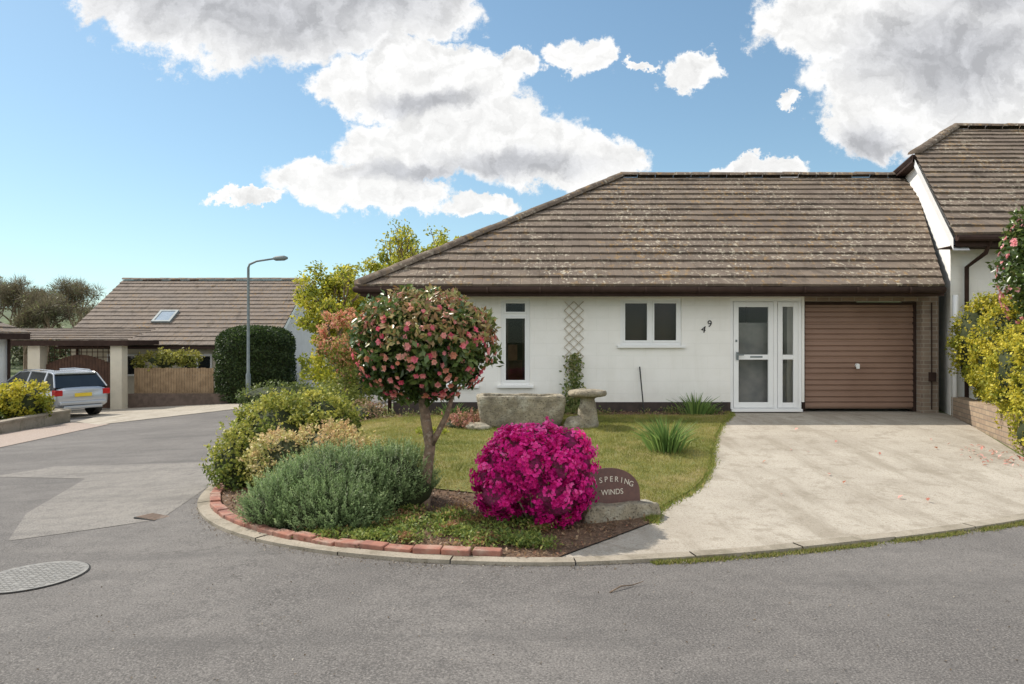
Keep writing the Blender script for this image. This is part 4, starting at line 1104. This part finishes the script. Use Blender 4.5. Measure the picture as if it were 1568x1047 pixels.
pn_ = np.array([mn.noise(Vector((x * 1.1, y * 1.1, 0))) * .7 + mn.noise(Vector((x * 4.5, y * 4.5, 3))) * .55 for x, y in Q]) + .5
P = np.stack([Q[:, 0], Q[:, 1], ground(Q[:, 0], Q[:, 1]) + .04], 1)
A = np.stack([R.normal(size=n) * .5, R.normal(size=n) * .5, np.ones(n)], 1)
build('grass', [blades(P, A, R.uniform(.018, .042, n) * (.8 + .6 * np.clip(1 - pn_, 0, 1)), .007, pal(n, [(.14, .17, .035), (.23, .245, .055), (.33, .30, .085), (.48, .39, .17)], np.clip(pn_ * .75 + R.random(n) * .3, 0, 1)))], LEAF)
KR = offset_line(KO, -.03); seg = KR[(KR[:, 0] > 1.0) & (KR[:, 0] < 5.5)]
k = R.integers(0, len(seg) - 1, 12000); t = R.random(12000)[:, None]
Q = seg[k] * (1 - t) + seg[k + 1] * t + R.normal(size=(12000, 2)) * np.array([.02, .022])
sel = (np.sin(Q[:, 0] * 6) + np.sin(Q[:, 0] * 14.3) + R.normal(size=len(Q)) * .9 > -.7); Q = Q[sel]; n = len(Q)
A = np.stack([R.normal(size=n) * .8, R.normal(size=n) * .8, np.ones(n)], 1)
P = np.stack([Q[:, 0], Q[:, 1], ground(Q[:, 0], Q[:, 1]) + .01], 1)
e1 = blades(P, A, R.uniform(.012, .04, n), .007, pal(n, [(.12, .16, .03), (.25, .27, .06), (.38, .3, .14)]))
E = np.array(edge_s); k = R.integers(0, len(E) - 1, 9000); t = R.random(9000)[:, None]; Q = E[k] * (1 - t) + E[k+1] * t + R.normal(size=(9000, 2)) * .035; n = len(Q)
P = np.stack([Q[:, 0], Q[:, 1], ground(Q[:, 0], Q[:, 1]) + .02], 1); A = np.stack([R.normal(size=n) * .7, R.normal(size=n) * .7, np.ones(n)], 1)
e2 = blades(P, A, R.uniform(.02, .06, n), .008, pal(n, [(.13, .19, .03), (.24, .29, .05), (.42, .34, .12)]))
build('edge_grass', [e1, e2], LEAF)
def tuft(name, x, y, h, n, r_):
    d = R.normal(size=(n, 2)); z0 = gz(x, y) + .03
    B_ = np.stack([x + d[:, 0] * r_ * .35, y + d[:, 1] * r_ * .35, np.full(n, z0)], 1)
    L_ = h * R.uniform(.6, 1.05, n); lean = np.stack([d[:, 0] * .28, d[:, 1] * .28, np.ones(n)], 1); lean = nrm(lean)
    cols = pal(n, [(.08, .15, .04), (.16, .26, .07), (.26, .36, .1)])
    mid = B_ + lean * L_[:, None] * .6; tip = mid + nrm(lean + np.stack([d[:, 0] * .45, d[:, 1] * .45, -.1 * np.ones(n)], 1)) * (L_ * .45)[:, None]
    s_ = nrm(np.cross(lean, rdir(n))) * .008
    V = np.stack([B_ - s_, B_ + s_, mid + s_, mid - s_, tip + s_ * .2, tip - s_ * .2], 1).reshape(-1, 3); b = np.arange(n) * 6
    F = np.concatenate([np.stack([b, b+1, b+2, b+3], 1), np.stack([b+3, b+2, b+4, b+5], 1)])
    newmesh_np(name, V, F, LEAF, None, False, np.repeat(cols, 6, axis=0))
tuft('daffodil_clump', 1.98, 9.2, .46, 220, .24); tuft('daffodil_clump', 3.15, 12.35, .4, 110, .25); tuft('daffodil_clump', -1.0, 11.9, .3, 60, .2)
tuft('daffodil_clump', 3.4, 12.4, .2, 50, .2)

# ------------------------------------------------------------ stone pieces
def rough_stone(name, mb_fn, mat, parent=None, sub=3, amp=.02, sc=6):
    b = MB(); mb_fn(b); o = b.build(name, mat, parent)
    bm = bmesh.new(); bm.from_mesh(o.data); bmesh.ops.remove_doubles(bm, verts=bm.verts, dist=1e-4)
    bmesh.ops.subdivide_edges(bm, edges=bm.edges[:], cuts=sub * 2, use_grid_fill=True)
    for _ in range(2): bmesh.ops.smooth_vert(bm, verts=bm.verts, factor=.5, use_axis_x=True, use_axis_y=True, use_axis_z=True)
    for v in bm.verts:
        d = mn.noise_vector(v.co * sc) * amp + mn.noise_vector(v.co * sc * 3) * amp * .4; v.co += d
    bmesh.ops.recalc_face_normals(bm, faces=bm.faces)
    bm.to_mesh(o.data); bm.free()
    for p in o.data.polygons: p.use_smooth = True
    return o
tx, ty = .13, 11.1; tz = gz(tx, ty)
def trough(b):
    M = Matrix.Translation((tx, ty, tz)) @ Matrix.Rotation(.06, 4, 'Z')
    O_ = [(-.68, -.32), (.68, -.32), (.68, .32), (-.68, .32)]; I_ = [(-.55, -.2), (.55, -.2), (.55, .2), (-.55, .2)]
    q = lambda p, z, k=1: tuple(M @ Vector((p[0] * k, p[1] * k, z)))
    for i_ in range(4):
        j_ = (i_ + 1) % 4
        b.poly([q(O_[i_], .02, .9), q(O_[j_], .02, .9), q(O_[j_], .5), q(O_[i_], .5)])
        b.poly([q(O_[i_], .5), q(O_[j_], .5), q(I_[j_], .5), q(I_[i_], .5)])
        b.poly([q(I_[i_], .5), q(I_[j_], .5), q(I_[j_], .38, .95), q(I_[i_], .38, .95)])
    b.poly([q(p, .38, .95) for p in I_]); b.poly([q(p, .02, .9) for p in O_])
rough_stone('stone_trough', trough, STONE, None, 4, .024, 5)
sx_, sy_ = 1.15, 10.95; sz_ = gz(sx_, sy_)
def lathe(b, x, y, z, prof, seg=20):
    n0 = len(b.v)
    for (r_, h) in prof:
        for k in range(seg):
            a = 2 * math.pi * k / seg; b.v.append((x + r_ * math.cos(a), y + r_ * math.sin(a), z + h))
    for i_ in range(len(prof) - 1):
        for k in range(seg):
            a = n0 + i_ * seg + k; c_ = n0 + i_ * seg + (k + 1) % seg; b.f.append((a, c_, c_ + seg, a + seg))
    b.f.append(tuple(n0 + k for k in range(seg))); b.f.append(tuple(n0 + (len(prof) - 1) * seg + k for k in range(seg)))
rough_stone('staddle_stone', lambda b: lathe(b, sx_, sy_, sz_, [(.17, -.02), (.165, .15), (.13, .35), (.10, .47), (.16, .49), (.28, .50), (.30, .54), (.28, .59), (.15, .605), (.05, .60)]), STONE, None, 1, .018, 6)
for k, (x, y, a, b_, c_) in enumerate([(-.5, 10.75, .18, .14, .09), (.95, 10.85, .16, .14, .13), (-.25, 10.95, .12, .14, .14)]):
    core('rock', (x, y, gz(x, y) + c_ * .6), (a, b_, c_), None, STONE, .13, k)
Sg = empty('house_name_sign')
M = Matrix.Translation((.97, 6.42, gz(.97, 6.42))) @ Matrix.Rotation(math.radians(20), 4, 'Z')
def blk(b):
    pts = [(-.40, -.12), (.38, -.10), (.36, .13), (-.38, .14)]
    q = lambda p, z, k=1: tuple(M @ Vector((p[0] * k, p[1] * k, z)))
    tops = [.17, .15, .13, .17]
    b.poly([q(p, -.03, 1.04) for p in pts])
    b.poly([q(p, tops[i_], .94) for i_, p in enumerate(pts)])
    for i_ in range(4):
        j_ = (i_ + 1) % 4; b.poly([q(pts[i_], -.03, 1.04), q(pts[j_], -.03, 1.04), q(pts[j_], tops[j_], .94), q(pts[i_], tops[i_], .94)])
rough_stone('granite_block', blk, STONE, Sg, 4, .02, 7)
b = MB(); Mp = M @ Matrix.Translation((-.10, .03, .12)) @ Matrix.Rotation(math.radians(-6), 4, 'X')
outl = [(-.31, 0), (.31, 0), (.31, .12)] + [(.31 * math.cos(a), .12 + .22 * math.sin(a)) for a in np.linspace(.12, math.pi - .12, 22)] + [(-.31, .12)]
fr_ = [tuple(Mp @ Vector((x, -.018, z))) for x, z in outl]; bk = [tuple(Mp @ Vector((x, .018, z))) for x, z in outl]
b.poly(fr_); b.poly(bk[::-1])
for i_ in range(len(outl)): j_ = (i_ + 1) % len(outl); b.poly([fr_[i_], fr_[j_], bk[j_], bk[i_]])
b.build('slate_plaque', PLAQUE, Sg)
wd = 'WHISPERING'
for i_, ch in enumerate(wd):
    t = (i_ - (len(wd) - 1) / 2) / (len(wd) - 1) * 2; a = t * .42
    xx = .225 * math.sin(a * 1.35) / math.sin(.42 * 1.35); zz = .24 - .055 * t * t
    text_mesh(ch, .068, Mp @ Matrix.Translation((xx, -.019, zz)) @ RX90 @ Matrix.Rotation(-a * .75, 4, 'Z'), LETTER, 'letter_' + ch.lower(), Sg, .0015)
text_mesh('WINDS', .068, Mp @ Matrix.Translation((0.03, -.019, .125)) @ RX90, LETTER, 'letters_winds', Sg, .0015)

# ------------------------------------------------------------ road details
def disc(x, y, r_, off, seg=40):
    b = MB(); b.poly([(x + r_ * math.cos(2 * math.pi * k / seg), y + r_ * math.sin(2 * math.pi * k / seg), gz(x + r_ * math.cos(2 * math.pi * k / seg), y + r_ * math.sin(2 * math.pi * k / seg)) + off) for k in range(seg)])
    return b
mh = empty('manhole_cover')
mx_, my_ = -3.42, 5.12
disc(mx_, my_, .36, .016).build('frame', RUBBER, mh); disc(mx_, my_, .35, .020).build('lid', IRON, mh)
b = MB()
for i_ in range(-7, 8):
    for j_ in range(-7, 8):
        x, y = i_ * .042, j_ * .042
        if x * x + y * y < .095 and not (i_ % 4 == 0 and j_ % 4 == 0): b.box(mx_ + x - .014, mx_ + x + .014, my_ + y - .014, my_ + y + .014, gz(mx_ + x, my_ + y) + .016, gz(mx_ + x, my_ + y) + .0225)
b.build('tread', noisy('worn_iron', (.24, .23, .215), (.18, .175, .16), 20, rough=.7, bs=.2), mh)
dg = empty('drain_grate'); b = MB(); gx_, gy_ = -3.42, 6.85; g0 = gz(gx_, gy_)
b.box(-.15, .15, -.10, .10, .0, .016, Matrix.Translation((gx_, gy_, g0)) @ Matrix.Rotation(-.5, 4, 'Z')); b.build('frame', RUBBER, dg)
b = MB()
for k in range(7): b.box(-.135 + k * .04, -.112 + k * .04, -.085, .085, .012, .021, Matrix.Translation((gx_, gy_, g0)) @ Matrix.Rotation(-.5, 4, 'Z'))
b.build('bars', noisy('rusty_iron', (.24, .17, .13), (.17, .13, .10), 20, bs=.3), dg)
b = MB(); b.tube([(.62, 4.55, .015), (.70, 4.62, .03), (.78, 4.67, .02), (.86, 4.70, .035)], [.005, .005, .004, .002], 5); b.build('twig', BARK)
Q = np.concatenate([np.stack([R.normal(6.0, .22, 60), R.normal(8.9, .35, 60)], 1), np.stack([R.uniform(2, 6, 18), R.uniform(6.5, 11.5, 18)], 1)]); n = len(Q)
P = np.stack([Q[:, 0], Q[:, 1], ground(Q[:, 0], Q[:, 1]) + .028], 1)
build('fallen_petals', [leafy(P, np.tile([0., 0., 1.], (n, 1)), .06, .035, pal(n, [(.35, .14, .07), (.7, .3, .25), (.75, .5, .42)]), .3)], LEAF)
k = R.integers(0, len(KO) - 1, 1500); t = R.random(1500)[:, None]; Q = KO[k] * (1 - t) + KO[k + 1] * t + np.stack([R.normal(size=1500) * .03, -np.abs(R.normal(size=1500)) * .07], 1)
Q = np.concatenate([Q, np.stack([R.uniform(-4, 5, 500), R.uniform(2.8, 5.2, 500)], 1)]); n = len(Q)
P = np.stack([Q[:, 0], Q[:, 1], ground(Q[:, 0], Q[:, 1]) + .013], 1)
build('road_grit', [leafy(P, np.tile([0., 0., 1.], (n, 1)), .014, .010, pal(n, [(.08, .06, .04), (.2, .15, .1), (.36, .33, .28)]), .4)], LEAF)

# ------------------------------------------------------------ distant trees
Dt = empty('distant_trees'); mb = MB(); tips = []
random.seed(11)
for (x, y, h) in ((-42, 62, 2.6), (-39, 60, 2.5), (-45, 64, 2.8), (-36.5, 62, 2.2), (-49, 60, 2.9), (-42, 70, 2.8), (-52, 70, 3.0)):
    branchy(mb, (x, y, gz(x, y) - .3), (0, 0, 1), h, .22, 4, tips, .75, 4)
mb.build('trunks_and_limbs', BARK, Dt)
tp = np.array([tuple(p) for p in tips]); n = 26000; k = R.integers(0, len(tp), n)
D = rdir(n); P = tp[k] + D * .55
cols = pal(n, [(.10, .09, .06), (.17, .14, .09), (.22, .19, .11)])
tw = blades(P - D * .3, D + np.array([0, 0, .4]), .8, .035, cols)
P2 = tp[R.integers(0, len(tp), 6000)] + rdir(6000) * np.array([.8, .8, .6])
build('twigs', [tw, leafy(P2, rdir(6000), .2, .12, pal(6000, [(.12, .13, .06), (.2, .2, .09)]))], LEAF, Dt)
W_ = empty('hedgerow'); parts = []
for q in range(46):
    x = -75 + q * 1.6 + R.uniform(-1, 1); y = 72 + R.uniform(-4, 8) ; z_ = gz(x, y)
    P, n_, t, out = clumps((x, y, z_ + 1.2), (2.2, 2, 1.9 + R.uniform(-.4, .8)), 20, .6, 420, .4, 1)
    parts.append(leafy(P, n_, .45, .3, pal(len(P), [(.06, .07, .035), (.11, .12, .055), (.17, .17, .08)], t)))
build('foliage', parts, LEAF, W_)

# ------------------------------------------------------------ light & sky
el, azx = math.radians(48), Vector((-.87, .5, 0)).normalized()
to_sun = Vector((azx.x * math.cos(el), azx.y * math.cos(el), math.sin(el)))
sd = bpy.data.lights.new('sun', 'SUN'); sd.energy = 5.0; sd.angle = math.radians(.53); sd.color = (1.0, .93, .83)
so = bpy.data.objects.new('sun', sd); link(so); so.rotation_euler = to_sun.to_track_quat('Z', 'Y').to_euler(); so.location = (-10, 5, 20)

wd_ = bpy.data.worlds.new('World'); scene.world = wd_; wd_.use_nodes = True
nt = wd_.node_tree; nt.nodes.clear(); t = NT(nt)
out = t.n('ShaderNodeOutputWorld'); bg = t.n('ShaderNodeBackground'); bg.inputs[1].default_value = .15
sky = t.n('ShaderNodeTexSky', sky_type='NISHITA'); sky.sun_disc = False; sky.sun_elevation = el; sky.sun_rotation = math.atan2(azx.x, azx.y) % (2 * math.pi)
sky.air_density = 1.0; sky.dust_density = 0.4; sky.ozone_density = 1.3
tc = t.n('ShaderNodeTexCoord'); sp = t.n('ShaderNodeSeparateXYZ'); t.set(sp.inputs[0], tc.outputs['Generated'])
yc = t.m('MAXIMUM', sp.outputs[1], .05)
cb = t.n('ShaderNodeCombineXYZ'); t.set(cb.inputs[0], t.m('DIVIDE', sp.outputs[0], yc)); t.set(cb.inputs[1], t.m('DIVIDE', sp.outputs[2], yc))
p = cb.outputs[0]
w1 = t.vm('SUBTRACT', t.noise(p, 7.0, 8, .66, True), (.5, .5, .5)); w1 = t.vm('MULTIPLY', w1, (.19, .14, 0))
pw = t.vm('ADD', p, w1)
ph_ = t.vm('ADD', p, t.vm('MULTIPLY', w1, (.7, .7, 0)))
def field(pv, E):
    cur_ = None
    for (cu, cv, ru, rv) in E:
        d = t.vm('LENGTH', t.vm('MULTIPLY', t.vm('SUBTRACT', pv, (cu, cv, 0)), (1 / ru, 1 / rv, 0)), out=1)
        f_ = t.m('SUBTRACT', 1.0, d)
        cur_ = f_ if cur_ is None else t.m('MAXIMUM', cur_, f_)
    return cur_
# cloud banks (azimuth tangent, elevation tangent, half sizes)
E = [(-.43, .47, .15, .095), (-.28, .475, .18, .085), (-.50, .50, .10, .07), (-.15, .49, .11, .075),
     (-.20, .36, .10, .05), (-.09, .345, .12, .07), (-.03, .285, .14, .06), (-.15, .27, .11, .055), (-.22, .215, .11, .042), (.07, .258, .12, .045), (-.17, .20, .09, .035), (-.12, .40, .09, .04),
     (.105, .405, .05, .030), (.01, .395, .045, .028), (.255, .385, .045, .026), (.185, .40, .025, .010),
     (.42, .45, .11, .065), (.55, .38, .15, .13), (.68, .40, .16, .19), (.50, .29, .07, .05), (.385, .325, .028, .016),
     (.35, .24, .06, .02), (-.04, .19, .06, .022), (-.36, .195, .06, .012)]
Fm = field(pw, E)
fine = t.m('MULTIPLY', t.m('SUBTRACT', t.noise(p, 34, 6, .68), .5), .75)
front = t.ramp(sp.outputs[1], .08, .3)
mask_f = t.m('MULTIPLY', t.ramp(t.m('ADD', Fm, fine), -.04, .2), front)
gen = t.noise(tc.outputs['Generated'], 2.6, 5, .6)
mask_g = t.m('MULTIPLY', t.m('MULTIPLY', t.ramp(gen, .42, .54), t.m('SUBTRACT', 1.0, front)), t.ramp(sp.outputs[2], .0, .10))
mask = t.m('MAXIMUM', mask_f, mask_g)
G_ = [(-.36, .475, .22, .07), (-.20, .50, .14, .06), (.62, .40, .16, .07), (.68, .49, .12, .05), (.0, .25, .11, .02), (-.14, .235, .09, .016), (-.12, .335, .07, .016), (.5, .27, .05, .03)]
Gf = t.m('MULTIPLY', t.ramp(field(ph_, G_), -.45, .8), front)
n1a = t.noise(pw, 11, 6, .58); n1b = t.noise(t.vm('ADD', pw, (-.010, .012, 0)), 11, 6, .58)
sh = t.m('SUBTRACT', n1a, n1b)
lum = t.m('ADD', t.m('SUBTRACT', 1.0, t.m('MULTIPLY', Gf, .42)), t.m('MULTIPLY', sh, 1.25))
edge_b = t.m('MULTIPLY', t.m('SUBTRACT', 1.0, t.ramp(Fm, .05, .45)), .10)
lum = t.m('ADD', lum, edge_b)
lum = t.m('MINIMUM', t.m('MAXIMUM', lum, .52), 1.08)
# unseen clouds behind the camera, brightened as added fill light for front walls
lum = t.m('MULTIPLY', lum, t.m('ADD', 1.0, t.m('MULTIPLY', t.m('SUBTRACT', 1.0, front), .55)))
ccol = t.mix(Gf, (6.5, 6.45, 6.35), (6.2, 6.25, 6.5))
ccol = t.vm('SCALE', ccol); t.set(ccol.node.inputs['Scale'], lum)
comp = t.vm('ADD', t.vm('MULTIPLY', sky.outputs[0], (.065, .045, .03)), (1, 1, 1))
skyc = t.vm('MULTIPLY', t.vm('DIVIDE', sky.outputs[0], comp), (1.05, 1.17, 1.1))
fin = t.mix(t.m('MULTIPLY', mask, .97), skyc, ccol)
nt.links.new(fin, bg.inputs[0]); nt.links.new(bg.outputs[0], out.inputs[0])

# ------------------------------------------------------------ camera & view
cd = bpy.data.cameras.new('camera'); cd.sensor_width = 36; cd.lens = 36 * 1100 / 1568; cd.clip_end = 5000; cd.clip_start = .05
co = bpy.data.objects.new('camera', cd); link(co); co.location = (0, 0, 1.6); co.rotation_euler = (math.pi / 2, 0, 0)
scene.camera = co
scene.view_settings.view_transform = 'Standard'; scene.view_settings.look = 'None'; scene.view_settings.exposure = 0
